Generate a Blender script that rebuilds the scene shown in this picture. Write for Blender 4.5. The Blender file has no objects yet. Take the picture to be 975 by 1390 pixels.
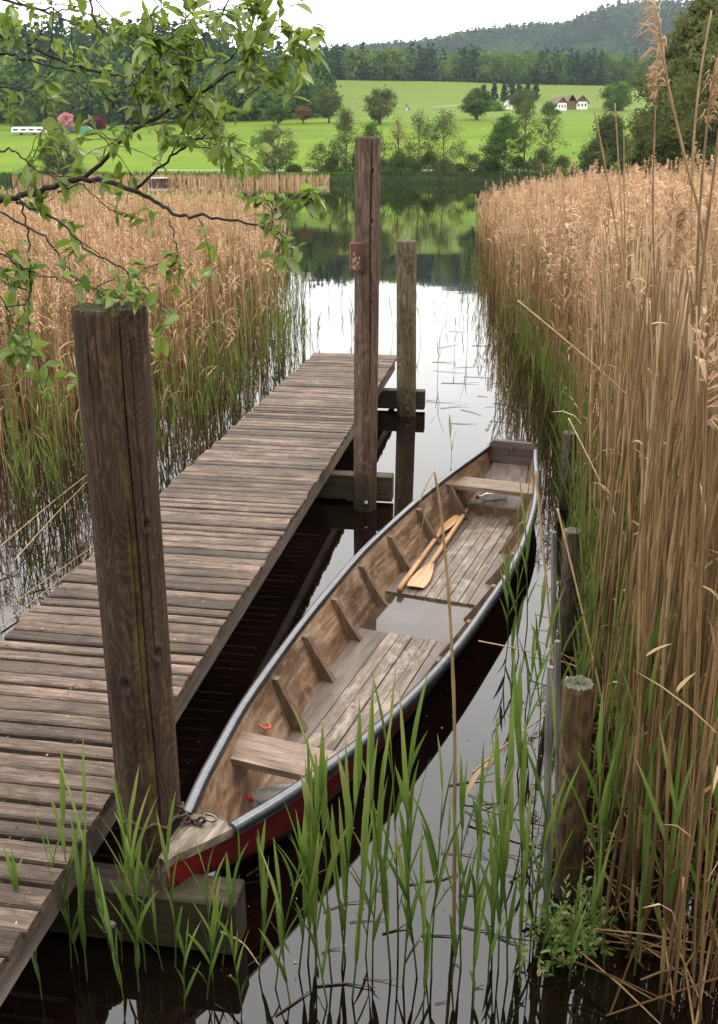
import bpy, math, random
import numpy as np
from mathutils import Vector, Matrix
rng = np.random.default_rng(7); random.seed(7)
SC = bpy.context.scene; COL = SC.collection
R = math.radians
# ------------------------------------------------------------------ camera geometry (used to survey positions from the photograph)
F_PX = 1300.0; TH = math.atan(427/1300.0); CT, ST = math.cos(TH), math.sin(TH); CAMH = 2.5
def ray(x, y):
    u = (x-487.5)/F_PX; v = (650-y)/F_PX
    return np.array([u, CT+v*ST, -ST+v*CT])
def at_z(x, y, z=0.0):
    r = ray(x, y); return np.array([0, 0, CAMH])+r*((z-CAMH)/r[2])
def at_Y(x, y, Y):
    r = ray(x, y); return np.array([0, 0, CAMH])+r*(Y/r[1])
# ------------------------------------------------------------------ mesh collecting
class MB:
    def __init__(s): s.V=[]; s.Q=[]; s.T=[]; s.A=[]; s.n=0
    def add(s, V, Q=None, T=None, a=0.5):
        V = np.asarray(V, dtype=np.float32).reshape(-1,3)
        if Q is not None and len(Q): s.Q.append(np.asarray(Q, dtype=np.int32).reshape(-1,4)+s.n)
        if T is not None and len(T): s.T.append(np.asarray(T, dtype=np.int32).reshape(-1,3)+s.n)
        s.V.append(V); s.A.append(np.broadcast_to(np.asarray(a, dtype=np.float32), (len(V),)).copy()); s.n += len(V)
    def mesh(s, name, mat, smooth=False):
        V = np.concatenate(s.V); A = np.concatenate(s.A)
        Q = np.concatenate(s.Q) if s.Q else np.zeros((0,4), np.int32)
        T = np.concatenate(s.T) if s.T else np.zeros((0,3), np.int32)
        me = bpy.data.meshes.new(name); me.vertices.add(len(V)); me.vertices.foreach_set('co', V.ravel())
        me.loops.add(Q.size+T.size); me.loops.foreach_set('vertex_index', np.concatenate([Q.ravel(), T.ravel()]))
        me.polygons.add(len(Q)+len(T))
        st = np.concatenate([np.arange(len(Q))*4, len(Q)*4+np.arange(len(T))*3]).astype(np.int32)
        me.polygons.foreach_set('loop_start', st)
        me.polygons.foreach_set('use_smooth', np.full(len(Q)+len(T), smooth))
        at = me.attributes.new('v', 'FLOAT', 'POINT'); at.data.foreach_set('value', A)
        me.update(calc_edges=True); me.materials.append(mat); return me
    def build(s, name, mat, parent=None, smooth=False):
        return link(name, s.mesh(name, mat, smooth), parent)
    # ---- shapes
    def box(s, c, size, rot=0.0, a=0.5, ch=0.0):
        x,y,z = [d/2 for d in size]
        if ch > 0:      # chamfered along every edge: three slabs of one convex hull
            pts=[]
            for sx in (-1,1):
                for sy in (-1,1):
                    for sz in (-1,1):
                        pts += [(sx*x,sy*(y-ch),sz*(z-ch)),(sx*(x-ch),sy*y,sz*(z-ch)),(sx*(x-ch),sy*(y-ch),sz*z)]
            P=np.array(pts); i=lambda sx,sy,sz,k:(((sx>0)*2+(sy>0))*2+(sz>0))*3+k
            Q=[];T=[]
            for g in (-1,1):
                Q+= [[i(g,-1,-1,0),i(g,1,-1,0),i(g,1,1,0),i(g,-1,1,0)],[i(-1,g,-1,1),i(1,g,-1,1),i(1,g,1,1),i(-1,g,1,1)],[i(-1,-1,g,2),i(1,-1,g,2),i(1,1,g,2),i(-1,1,g,2)]]
                for h in (-1,1):
                    Q+= [[i(g,h,-1,0),i(g,h,1,0),i(g,h,1,1),i(g,h,-1,1)],[i(g,-1,h,0),i(g,1,h,0),i(g,1,h,2),i(g,-1,h,2)],[i(-1,g,h,1),i(1,g,h,1),i(1,g,h,2),i(-1,g,h,2)]]
                    for k in (-1,1): T.append([i(g,h,k,0),i(g,h,k,1),i(g,h,k,2)])
        else:
            P=np.array([(-x,-y,-z),(x,-y,-z),(x,y,-z),(-x,y,-z),(-x,-y,z),(x,-y,z),(x,y,z),(-x,y,z)])
            Q=[[0,3,2,1],[4,5,6,7],[0,1,5,4],[1,2,6,5],[2,3,7,6],[3,0,4,7]];T=[]
        cr,sr=math.cos(rot),math.sin(rot)
        P=np.stack([P[:,0]*cr-P[:,1]*sr, P[:,0]*sr+P[:,1]*cr, P[:,2]],1)+np.array(c)
        s.add(P,Q,T,a)
    def tube(s, pts, rad, n=8, caps=True, a=0.5, twist=0.0):
        P=np.asarray(pts,float); m=len(P); rad=np.broadcast_to(np.asarray(rad,float),(m,))
        d=np.gradient(P,axis=0); d/=np.linalg.norm(d,axis=1)[:,None]+1e-12
        up=np.array([0,0,1.0]) if abs(d[0,2])<.8 else np.array([0,1.0,0])
        X=np.cross(up,d); X/=np.linalg.norm(X,axis=1)[:,None]+1e-12; Y=np.cross(d,X)
        an=np.arange(n)*2*np.pi/n+twist
        V=P[:,None,:]+rad[:,None,None]*(np.cos(an)[None,:,None]*X[:,None,:]+np.sin(an)[None,:,None]*Y[:,None,:])
        V=V.reshape(-1,3); i=np.arange(m-1)[:,None]*n; j=np.arange(n)[None,:]; k=(j+1)%n
        Q=np.stack([i+j,i+k,i+n+k,i+n+j],-1).reshape(-1,4)
        av=np.broadcast_to(np.asarray(a,float),(m,)) if np.ndim(a) else np.full(m,a)
        A=np.repeat(av,n)
        if caps:
            V=np.concatenate([V,P[:1],P[-1:]]); A=np.concatenate([A,av[:1],av[-1:]]); c0=m*n;c1=c0+1
            T=[[c0,(q+1)%n,q] for q in range(n)]+[[c1,(m-1)*n+q,(m-1)*n+(q+1)%n] for q in range(n)]
        else: T=None
        s.add(V,Q,T,A)
    def grid(s, G, a=0.5, closed=False):        # G: (m,n,3)
        G=np.asarray(G,float); m,n=G.shape[:2]; i=np.arange(m-1)[:,None]*n
        j=np.arange(n if closed else n-1)[None,:]; k=(j+1)%n
        s.add(G.reshape(-1,3), np.stack([i+j,i+k,i+n+k,i+n+j],-1).reshape(-1,4), None, a if np.ndim(a)==0 else np.asarray(a).ravel())
    def prism(s, poly, y0, y1, f, a=0.5):       # convex polygon poly [(p,q)] swept between y0 and y1; f(p,q,y)->xyz
        n=len(poly); V=[f(p,q,y0) for p,q in poly]+[f(p,q,y1) for p,q in poly]
        Q=[[i,(i+1)%n,n+(i+1)%n,n+i] for i in range(n)]
        T=[[0,i+1,i] for i in range(1,n-1)]+[[n,n+i,n+i+1] for i in range(1,n-1)]
        s.add(V,Q,T,a)
    def lathe(s, prof, M, n=16, a=0.5):         # prof [(r,z)]
        an=np.arange(n)*2*np.pi/n
        G=np.array([[M@Vector((r*math.cos(t),r*math.sin(t),z)) for t in an] for r,z in prof]); s.grid(G,a,True)
def link(name, me, parent=None):
    o = bpy.data.objects.new(name, me); COL.objects.link(o)
    if parent is not None: o.parent = parent
    return o
def tag(o, label=None, cat=None, group=None, kind=None):
    if label: o['label']=label
    if cat: o['category']=cat
    if group: o['group']=group
    if kind: o['kind']=kind
    return o
def empty(name, label, cat, loc=(0,0,0), rz=0.0, group=None):
    o = bpy.data.objects.new(name, None); COL.objects.link(o); o.location=[float(q) for q in loc]; o.rotation_euler=(0,0,rz)
    return tag(o,label,cat,group)
# ------------------------------------------------------------------ node helper
class NT:
    def __init__(s, name):
        s.m=bpy.data.materials.new(name); s.m.use_nodes=True; s.t=s.m.node_tree; s.t.nodes.clear()
        s.out=s.n('ShaderNodeOutputMaterial')
    def n(s, typ, ins=None, **kw):
        nd=s.t.nodes.new(typ)
        for k,v in kw.items(): setattr(nd,k,v)
        for k,v in (ins or {}).items():
            sk=nd.inputs[k]
            if isinstance(v, bpy.types.NodeSocket): s.t.links.new(v, sk)
            elif isinstance(v, bpy.types.Node): s.t.links.new(v.outputs[0], sk)
            else: sk.default_value=v
        return nd
    def surf(s, sh): s.t.links.new(sh.outputs[0], s.out.inputs['Surface']); return s.m
    def coords(s, kind='Object'): return s.n('ShaderNodeTexCoord').outputs[kind]
    def map(s, vec, scale=(1,1,1), rot=(0,0,0), loc=(0,0,0)):
        return s.n('ShaderNodeMapping',{'Vector':vec,'Scale':scale,'Rotation':rot,'Location':loc}).outputs[0]
    def noise(s, vec, scale=5, detail=4, rough=.55, dist=0.0):
        return s.n('ShaderNodeTexNoise',{'Vector':vec,'Scale':scale,'Detail':detail,'Roughness':rough,'Distortion':dist}).outputs[0]
    def ramp(s, fac, stops):
        r=s.n('ShaderNodeValToRGB',{'Fac':fac}); e=r.color_ramp.elements
        while len(e)<len(stops): e.new(.5)
        for q,(p,c) in zip(e,stops):
            q.position=p; q.color=(c,c,c,1) if np.ndim(c)==0 else (*c,1)
        return r.outputs[0]
    def mix(s, f, a, b, mode='MIX'):
        m=s.n('ShaderNodeMix',data_type='RGBA',blend_type=mode)
        for k,v in ((0,f),(6,a),(7,b)):
            if isinstance(v,(bpy.types.NodeSocket,)): s.t.links.new(v,m.inputs[k])
            else: m.inputs[k].default_value = v if np.ndim(v)==0 else (*v,1)
        return m.outputs[2]
    def math(s, op, a, b=0.0, clamp=False):
        m=s.n('ShaderNodeMath',operation=op,use_clamp=clamp)
        for k,v in ((0,a),(1,b)):
            if isinstance(v,bpy.types.NodeSocket): s.t.links.new(v,m.inputs[k])
            else: m.inputs[k].default_value=v
        return m.outputs[0]
    def attr(s): return s.n('ShaderNodeAttribute',attribute_name='v').outputs['Fac']
    def island(s): return s.n('ShaderNodeNewGeometry').outputs['Random Per Island']
    def objrnd(s): return s.n('ShaderNodeObjectInfo').outputs['Random']
    def bump(s, h, strength=.3, dist=.01): return s.n('ShaderNodeBump',{'Height':h,'Strength':strength,'Distance':dist}).outputs[0]
    def pbr(s, col, rough=.6, bump=None, **kw):
        ins={'Base Color':col if isinstance(col,bpy.types.NodeSocket) else (*col,1),'Roughness':rough}
        if bump is not None: ins['Normal']=bump
        ins.update({k.replace('_',' '):v for k,v in kw.items()})
        return s.n('ShaderNodeBsdfPrincipled',ins)
def xyz(s, vec): return s.n('ShaderNodeSeparateXYZ',{'Vector':vec})
# ------------------------------------------------------------------ materials
def m_wood(name, dark, mid, light, along='X', rotz=0.0, grain=14, rough=.75, moss=None, bump=.5, per=.35, stain=.5, streak=.35, worn=None):
    s=NT(name); co=s.coords(); rnd=s.island()
    off=s.n('ShaderNodeCombineXYZ',{'X':s.math('MULTIPLY',rnd,17.3),'Y':s.math('MULTIPLY',rnd,9.1),'Z':s.math('MULTIPLY',rnd,5.7)}).outputs[0]
    c1=s.map(co,rot=(0,0,rotz)); c2=s.n('ShaderNodeVectorMath',{0:c1,1:off},operation='ADD').outputs[0]
    st={'X':(.06,1,1),'Y':(1,.06,1),'Z':(1,1,.06)}[along]
    g=s.map(c2,scale=st)
    n1=s.noise(g,grain*4,6,.65,.6); n2=s.noise(g,grain*16,3,.6); big=s.noise(c2,2.6,5,.6); med=s.noise(s.map(c2,scale=tuple(max(q,.25) for q in st)),11,5,.65)
    col=s.ramp(n1,[(.28,dark),(.5,mid),(.72,light)])
    col=s.mix(streak,col,s.ramp(n2,[(.35,.35),(.6,1.0)]),'MULTIPLY')
    col=s.mix(1.0,col,s.ramp(rnd,[(0,1-per),(1,1+per*.4)]),'MULTIPLY')
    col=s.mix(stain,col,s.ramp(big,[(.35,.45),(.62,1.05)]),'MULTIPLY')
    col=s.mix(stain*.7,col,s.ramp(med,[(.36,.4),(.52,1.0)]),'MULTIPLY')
    if moss is not None: col=s.mix(s.ramp(s.noise(c2,1.7,6,.7),[(.52,0.0),(.72,moss[3])]),col,moss[:3])
    if worn is not None: col=s.mix(s.math('MULTIPLY',s.ramp(s.noise(s.map(c2,scale=(.6,1,1)),7.5,7,.72,.5),[(.5,0.0),(.62,1.0)]),worn[3]),col,worn[:3])
    h=s.math('ADD',s.math('MULTIPLY',n1,.6),s.math('MULTIPLY',n2,.5))
    return s.surf(s.pbr(col,rough,s.bump(h,bump,.006),Specular_IOR_Level=.3))
M={}
DECK_ROT=-math.atan2(-.16,.987)
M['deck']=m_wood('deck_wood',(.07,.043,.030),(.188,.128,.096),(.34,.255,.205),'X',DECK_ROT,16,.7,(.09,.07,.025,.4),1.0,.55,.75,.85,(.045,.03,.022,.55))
M['beam']=m_wood('beam_wood',(.022,.015,.010),(.055,.040,.027),(.11,.083,.055),'X',DECK_ROT,9,.8,(.10,.10,.035,.4),.6,.3,.6)
M['stringer']=m_wood('stringer_wood',(.07,.055,.045),(.15,.12,.10),(.25,.21,.175),'Y',DECK_ROT,9,.8,None,.5,.2,.5)
M['floorboard']=m_wood('floorboard_wood',(.10,.072,.054),(.215,.16,.125),(.38,.30,.235),'X',0,9,.5,None,.35,.3,.6,.5,(.42,.35,.28,.5))
M['floorside']=m_wood('floor_side_wood',(.10,.07,.056),(.17,.125,.10),(.25,.195,.165),'X',0,5,.4,None,.2,.15,.6,.25)
M['thwart']=m_wood('thwart_wood',(.14,.09,.06),(.28,.20,.145),(.43,.33,.26),'Y',0,9,.6,None,.35,.15,.55,.5,(.11,.07,.045,.4))
M['lining']=m_wood('lining_wood',(.09,.05,.028),(.235,.14,.078),(.45,.34,.25),'X',0,6,.4,None,.2,.1,.85,.3,(.46,.36,.27,.32))
M['rib']=m_wood('rib_wood',(.10,.062,.042),(.19,.125,.085),(.28,.20,.14),'Z',0,8,.5,None,.3,.3,.4)
M['transom']=m_wood('transom_wood',(.04,.028,.023),(.085,.062,.052),(.15,.115,.10),'Y',0,8,.55,None,.3,.1,.4)
M['bowwood']=m_wood('bow_wood',(.13,.095,.07),(.33,.265,.20),(.52,.45,.37),'X',0,7,.65,None,.4,.1,.7,.5,(.05,.038,.03,.75))
M['oar']=m_wood('oar_wood',(.36,.19,.09),(.54,.32,.165),(.66,.44,.27),'X',0,7,.4,None,.1,.12,.15,.25)
def m_post(name, dark, mid, light, moss, fig=9.0, mossamt=.8, wob=7.0, figamt=.28):
    s=NT(name); co=s.coords(); g=s.map(co,scale=(1,1,.16)); p=xyz(s,co)
    fld=s.noise(s.map(co,scale=(1,1,.3)),fig,1.5,.45); ph=s.math('ADD',s.math('MULTIPLY',fld,wob*22),s.math('MULTIPLY',s.noise(s.map(co,scale=(1,1,.08)),70,3,.6),2.2))
    w=s.math('ADD',s.math('MULTIPLY',s.math('SINE',ph),.5),.5)
    n1=s.noise(s.map(co,scale=(1,1,.04)),60,6,.65,.4); big=s.noise(s.map(co,scale=(1,1,.4)),5,5,.6); fine=s.noise(s.map(co,scale=(1,1,.1)),220,3,.6)
    f=s.math('ADD',s.math('MULTIPLY',w,figamt),s.math('MULTIPLY',n1,.85-figamt*.6))
    col=s.ramp(f,[(.25,dark),(.5,mid),(.85,light)])
    col=s.mix(.75,col,s.ramp(big,[(.34,.4),(.62,1.15)]),'MULTIPLY'); col=s.mix(.45,col,s.ramp(fine,[(.35,.4),(.6,1.1)]),'MULTIPLY')
    if moss is not None:     # a band of algae running down one side of the post, and the top
        an=s.n('ShaderNodeMath',{0:p.outputs[1],1:p.outputs[0]},operation='ARCTAN2').outputs[0]
        d=s.math('ABSOLUTE',s.math('SUBTRACT',an,s.math('ADD',moss[4],s.math('MULTIPLY',s.math('SUBTRACT',s.noise(s.map(co,scale=(.1,.1,1)),4,4),.5),.5))))
        band=s.ramp(d,[(.03,1.0),(.24,0.0)])
        pat=s.ramp(s.noise(s.map(co,scale=(1,1,.35)),13,6,.75),[(.46,0.0),(.6,.85)])
        col=s.mix(s.math('MULTIPLY',s.math('MULTIPLY',band,pat),mossamt),col,moss[:3])
        col=s.mix(s.math('MULTIPLY',s.ramp(s.noise(co,14,6,.7),[(.55,0.0),(.72,1.0)]),moss[3]),col,moss[:3])
    wet=s.ramp(s.math('MULTIPLY',s.math('ADD',s.math('SUBTRACT',p.outputs[2],.5),s.math('MULTIPLY',s.math('SUBTRACT',s.noise(s.map(co,scale=(9,9,1)),1,3),.5),.2)),2.0),[(.10,1.0),(.22,.55),(.6,0.0)])
    col=s.mix(s.math('MULTIPLY',wet,.75),col,(.030,.028,.012)); col=s.mix(s.ramp(s.noise(s.map(co,scale=(1,1,.25)),24,5,.7),[(.6,0.0),(.7,.45)]),col,tuple(min(q*1.5,1) for q in light))
    h=s.math('ADD',s.math('MULTIPLY',w,.3*figamt),s.math('ADD',s.math('MULTIPLY',n1,.5),s.math('MULTIPLY',fine,.35)))
    return s.surf(s.pbr(col,.85,s.bump(h,.6,.004),Specular_IOR_Level=.25))
M['post_near']=m_post('post_wood_dark',(.021,.012,.007),(.064,.039,.025),(.145,.10,.07),(.12,.10,.014,.10,-1.22),7.5,.85,9.0,.17)
M['post_tall']=m_post('post_wood_brown',(.04,.024,.018),(.115,.072,.052),(.21,.145,.11),(.13,.12,.04,.25,-.9),6,.25,3.5,.16)
M['post_short']=m_post('post_wood_olive',(.04,.03,.017),(.115,.088,.05),(.21,.17,.11),(.15,.14,.05,.4,-1.5),7,.4,3.5,.2)
M['stake_dark']=m_post('stake_wood_dark',(.03,.022,.016),(.09,.065,.048),(.17,.135,.10),(.13,.13,.06,.4,-2.2),9,.5,3,.2)
M['stake']=m_post('stake_wood',(.05,.032,.018),(.17,.105,.055),(.30,.2,.11),(.13,.13,.04,.35,-2.2),9,.5,3,.2)
def m_simple(name, col, rough=.5, var=.0, vs=20, bump=0, **kw):
    s=NT(name); c=col
    if var:
        nz=s.noise(s.coords(),vs,5,.6); c=s.mix(1.0,s.ramp(nz,[(.3,1-var),(.7,1.0)]),col,'MULTIPLY')
        return s.surf(s.pbr(c,rough,s.bump(nz,bump,.004) if bump else None,**kw))
    return s.surf(s.pbr(c,rough,**kw))
M['lichen']=m_simple('lichen_top',(.20,.21,.14),.95,.75,45,.8)
M['algae_top']=m_simple('mossy_post_top',(.11,.10,.05),.95,.7,50,.9)
M['slat']=m_wood('grey_slat_wood',(.12,.11,.10),(.24,.22,.2),(.36,.34,.31),'Z',0,9,.85,None,.5,.2,.6)
M['rail']=m_simple('rail_rubber',(.085,.09,.105),.27,.55,22,.15,IOR=1.7,Specular_IOR_Level=.6)
M['rail_edge']=m_simple('rail_black_lip',(.012,.013,.018),.4)
def m_red():
    s=NT('hull_paint'); co=s.coords(); z=xyz(s,co).outputs[2]; nz=s.noise(s.map(co,scale=(.4,1,1)),16,6,.65)
    c=s.mix(s.ramp(nz,[(.3,1.0),(.6,0.0)]),(.21,.009,.014),(.11,.006,.009))
    h=s.math('ADD',z,s.math('MULTIPLY',s.math('SUBTRACT',nz,.5),.06))
    low=s.ramp(h,[(.02,1.0),(.075,0.0)])
    c=s.mix(low,c,(.085,.05,.032)); scr=s.ramp(s.noise(s.map(co,scale=(.25,1,1)),60,4,.7),[(.66,0.0),(.72,.6)])
    c=s.mix(scr,c,(.32,.22,.17)); return s.surf(s.pbr(c,.62,s.bump(nz,.15,.004),Specular_IOR_Level=.3))
M['red']=m_red()
M['steel']=m_simple('galvanised_steel',(.28,.26,.24),.45,.6,80,.2,Metallic=.9)
M['rust']=m_simple('rusty_chain_steel',(.13,.075,.05),.7,.6,90,.4,Metallic=.4)
M['redplastic']=m_simple('red_plastic',(.5,.02,.025),.35); M['orangecord']=m_simple('red_cord',(.5,.10,.05),.7)
def m_clear(name, col, mixf, rough=.15):
    s=NT(name); a=s.pbr(col,.35,Transmission_Weight=0.0); b=s.n('ShaderNodeBsdfTransparent',{'Color':(.9,.92,.93,1)}); g=s.n('ShaderNodeBsdfGlossy',{'Color':(1,1,1,1),'Roughness':rough})
    m1=s.n('ShaderNodeMixShader',{0:mixf,1:b,2:a}); fr=s.n('ShaderNodeFresnel',{'IOR':1.5})
    return s.surf(s.n('ShaderNodeMixShader',{0:fr.outputs[0],1:m1,2:g}))
M['clear']=m_clear('clear_plastic',(.75,.72,.72),.12); M['milky']=m_clear('milky_plastic',(.62,.64,.66),.32,.3)
def m_bilge():
    s=NT('bilge_water_film'); co=s.coords(); nz=s.noise(s.map(co,scale=(.6,1,1)),5,5,.6); n2=s.noise(co,60,3,.6)
    c=s.ramp(nz,[(.3,(.035,.022,.014)),(.55,(.06,.043,.030)),(.75,(.085,.065,.05))]); c=s.mix(.4,c,s.ramp(n2,[(.35,.6),(.6,1.0)]),'MULTIPLY')
    return s.surf(s.pbr(c,.03,None,IOR=1.45,Specular_IOR_Level=.5))
M['bilge']=m_bilge()
def m_water():
    s=NT('lake_water_surface'); co=s.coords(); 
    n1=s.noise(s.map(co,scale=(.35,1,1)),1.3,3,.5); n2=s.noise(s.map(co,scale=(.25,1,1)),7,2,.5)
    calm=s.ramp(s.noise(s.map(co,scale=(.05,.10,1)),1,3),[(.35,.15),(.65,1.0)])
    far=s.ramp(s.math('MULTIPLY',xyz(s,co).outputs[1],.02),[(.1,.12),(.6,1.0)])
    h=s.math('MULTIPLY',s.math('ADD',n1,s.math('MULTIPLY',n2,.25)),s.math('MULTIPLY',calm,far))
    b=s.bump(h,.20,.012)
    murk=s.ramp(s.noise(co,1.1,5,.6),[(.35,(.0022,.0012,.0009)),(.7,(.006,.0032,.002))])
    return s.surf(s.pbr(murk,.012,b,IOR=1.62,Specular_IOR_Level=.5))
M['water']=m_water()
def m_leaf(name, cols, trans=.35, rough=.5, spec=True, objv=.0):
    s=NT(name); v=s.attr()
    if objv: v=s.math('ADD',s.math('MULTIPLY',v,1-objv),s.math('MULTIPLY',s.objrnd(),objv))
    c=s.ramp(v,[(i/(len(cols)-1),q) for i,q in enumerate(cols)])
    d=s.n('ShaderNodeBsdfDiffuse',{'Color':c}); t=s.n('ShaderNodeBsdfTranslucent',{'Color':c}); m=s.n('ShaderNodeMixShader',{0:trans,1:d,2:t})
    if spec:
        g=s.n('ShaderNodeBsdfGlossy',{'Color':(1,1,1,1),'Roughness':rough}); m=s.n('ShaderNodeMixShader',{0:.035,1:m,2:g})
    return s.surf(m)
M['near_leaf']=m_leaf('tree_leaf',[(.09,.15,.022),(.16,.245,.036),(.24,.33,.055),(.38,.46,.18)],.48,.3)
M['green_reed']=m_leaf('green_reed_blade',[(.055,.095,.02),(.092,.158,.027),(.14,.218,.038),(.20,.275,.06),(.36,.30,.13)],.35,.4)
M['green_shoot']=m_leaf('green_shoot_blade',[(.075,.105,.028),(.125,.165,.042),(.19,.24,.06)],.35,.5,False)
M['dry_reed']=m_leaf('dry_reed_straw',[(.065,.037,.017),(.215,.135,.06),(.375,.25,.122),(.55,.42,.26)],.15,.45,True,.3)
M['bed_reed']=m_leaf('bed_reed_straw',[(.085,.050,.022),(.27,.17,.08),(.45,.31,.17),(.60,.45,.29)],.15,.45,False)
M['plume']=m_leaf('reed_plume',[(.36,.23,.14),(.50,.33,.205),(.66,.48,.33)],.35,.6,False)
M['wet_reed']=m_leaf('wet_reed_litter',[(.02,.014,.01),(.07,.048,.032),(.2,.14,.09),(.4,.3,.2)],.0,.5,True)
M['fresh']=m_leaf('fresh_foliage',[(.03,.062,.014),(.065,.118,.024),(.105,.168,.036)],.4,.5,False)
M['bright']=m_leaf('bright_foliage',[(.035,.075,.012),(.075,.14,.02),(.13,.2,.03)],.3,.5,False)
M['dark']=m_leaf('conifer_foliage',[(.014,.034,.018),(.03,.06,.026),(.05,.085,.034)],.1,.5,False)
M['olive']=m_leaf('olive_foliage',[(.045,.066,.022),(.085,.11,.035),(.13,.15,.05)],.4,.5,False)
M['bank_leaf']=m_leaf('bank_foliage',[(.06,.08,.028),(.115,.135,.045),(.17,.175,.065)],.4,.5,False)
M['rusty']=m_leaf('rusty_foliage',[(.08,.05,.02),(.15,.10,.035),(.18,.14,.05)],.3,.5,False)
M['pink']=m_leaf('pink_blossom',[(.42,.15,.17),(.6,.25,.28),(.7,.38,.4)],.3,.5,False)
M['maroon']=m_leaf('maroon_foliage',[(.07,.012,.02),(.12,.02,.035),(.16,.04,.05)],.3,.5,False)
M['wood_mix']=m_leaf('wood_foliage',[(.012,.032,.020),(.026,.055,.026),(.05,.10,.026),(.085,.145,.032),(.14,.20,.045)],.25,.5,False)
M['hill_mix']=m_leaf('hill_foliage',[(.012,.034,.024),(.024,.056,.032),(.045,.085,.032),(.08,.13,.04)],.2,.5,False)
M['bark']=m_simple('bark',(.075,.058,.045),.9,.5,30,.6)
M['twig']=m_simple('twig_bark',(.05,.036,.028),.8,.5,120,.4)
def m_meadow():
    s=NT('meadow_grass'); co=s.coords(); a=s.noise(co,.035,6,.6); b=s.noise(co,.6,5,.7); p=xyz(s,co)
    c=s.ramp(a,[(.3,(.062,.112,.001)),(.55,(.084,.138,.001)),(.75,(.106,.150,.004))])
    c=s.mix(.6,c,s.ramp(b,[(.3,.7),(.7,1.1)]),'MULTIPLY')
    band=s.noise(s.map(co,scale=(.006,.075,.02)),1.0,5,.65); c=s.mix(.8,c,s.ramp(band,[(.36,.84),(.5,1.12),(.64,1.25)]),'MULTIPLY'); c=s.mix(s.ramp(s.noise(s.map(co,scale=(.02,.05,.02)),1.0,6,.7),[(.52,0.0),(.7,.55)]),c,(.12,.13,.02))
    up=s.ramp(s.math('MULTIPLY',p.outputs[1],.001),[(.26,0.0),(.30,1.0)])
    c=s.mix(s.math('MULTIPLY',up,.6),c,(.08,.115,.018)); return s.surf(s.pbr(c,.9,s.bump(b,.6,.3),Specular_IOR_Level=.1))
M['meadow']=m_meadow()
M['hillsoil']=m_simple('hill_forest_floor',(.02,.035,.02),.95,.4,.05)
M['soil']=m_simple('dark_mud',(.035,.026,.018),.85,.6,9,.8)
M['bankearth']=m_simple('shore_bank_earth',(.012,.015,.006),.95,.6,2,.5)
M['gravel']=m_simple('pale_gravel',(.42,.40,.33),.95,.3,3)
M['whitewall']=m_simple('white_render',(.75,.74,.70),.8,.1,2); M['roof']=m_simple('brown_roof_tiles',(.11,.07,.055),.8,.3,3); M['rooflight']=m_simple('pale_roof',(.62,.62,.62),.6,.15,1)
M['glass']=m_simple('window_glass',(.03,.035,.04),.1); M['timber']=m_simple('barn_timber',(.17,.10,.055),.85,.4,4)
M['carblack']=m_simple('dark_car_paint',(.02,.022,.03),.2); M['carblue']=m_simple('silver_car_paint',(.38,.4,.43),.25); M['cargreen']=m_simple('green_tarp',(.05,.2,.12),.6); M['tyre']=m_simple('tyre_rubber',(.015,.015,.015),.8)
M['pale_board']=m_simple('pale_raft_board',(.55,.53,.50),.7,.2,3)
M['plaque']=m_wood('red_brown_plaque',(.06,.02,.016),(.14,.05,.042),(.24,.10,.08),'Z',0,8,.7,None,.3,.1,.5)
M['cream']=m_simple('flaking_paint',(.5,.42,.33),.8,.5,60)

def m_haze():
    s=NT('haze_air'); v=s.n('ShaderNodeVolumePrincipled',{'Color':(.72,.80,.95,1),'Density':HAZE,'Anisotropy':0.0}); s.t.links.new(v.outputs[0],s.out.inputs['Volume']); return s.m
HAZE=.0001; M['haze']=m_haze()

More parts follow.
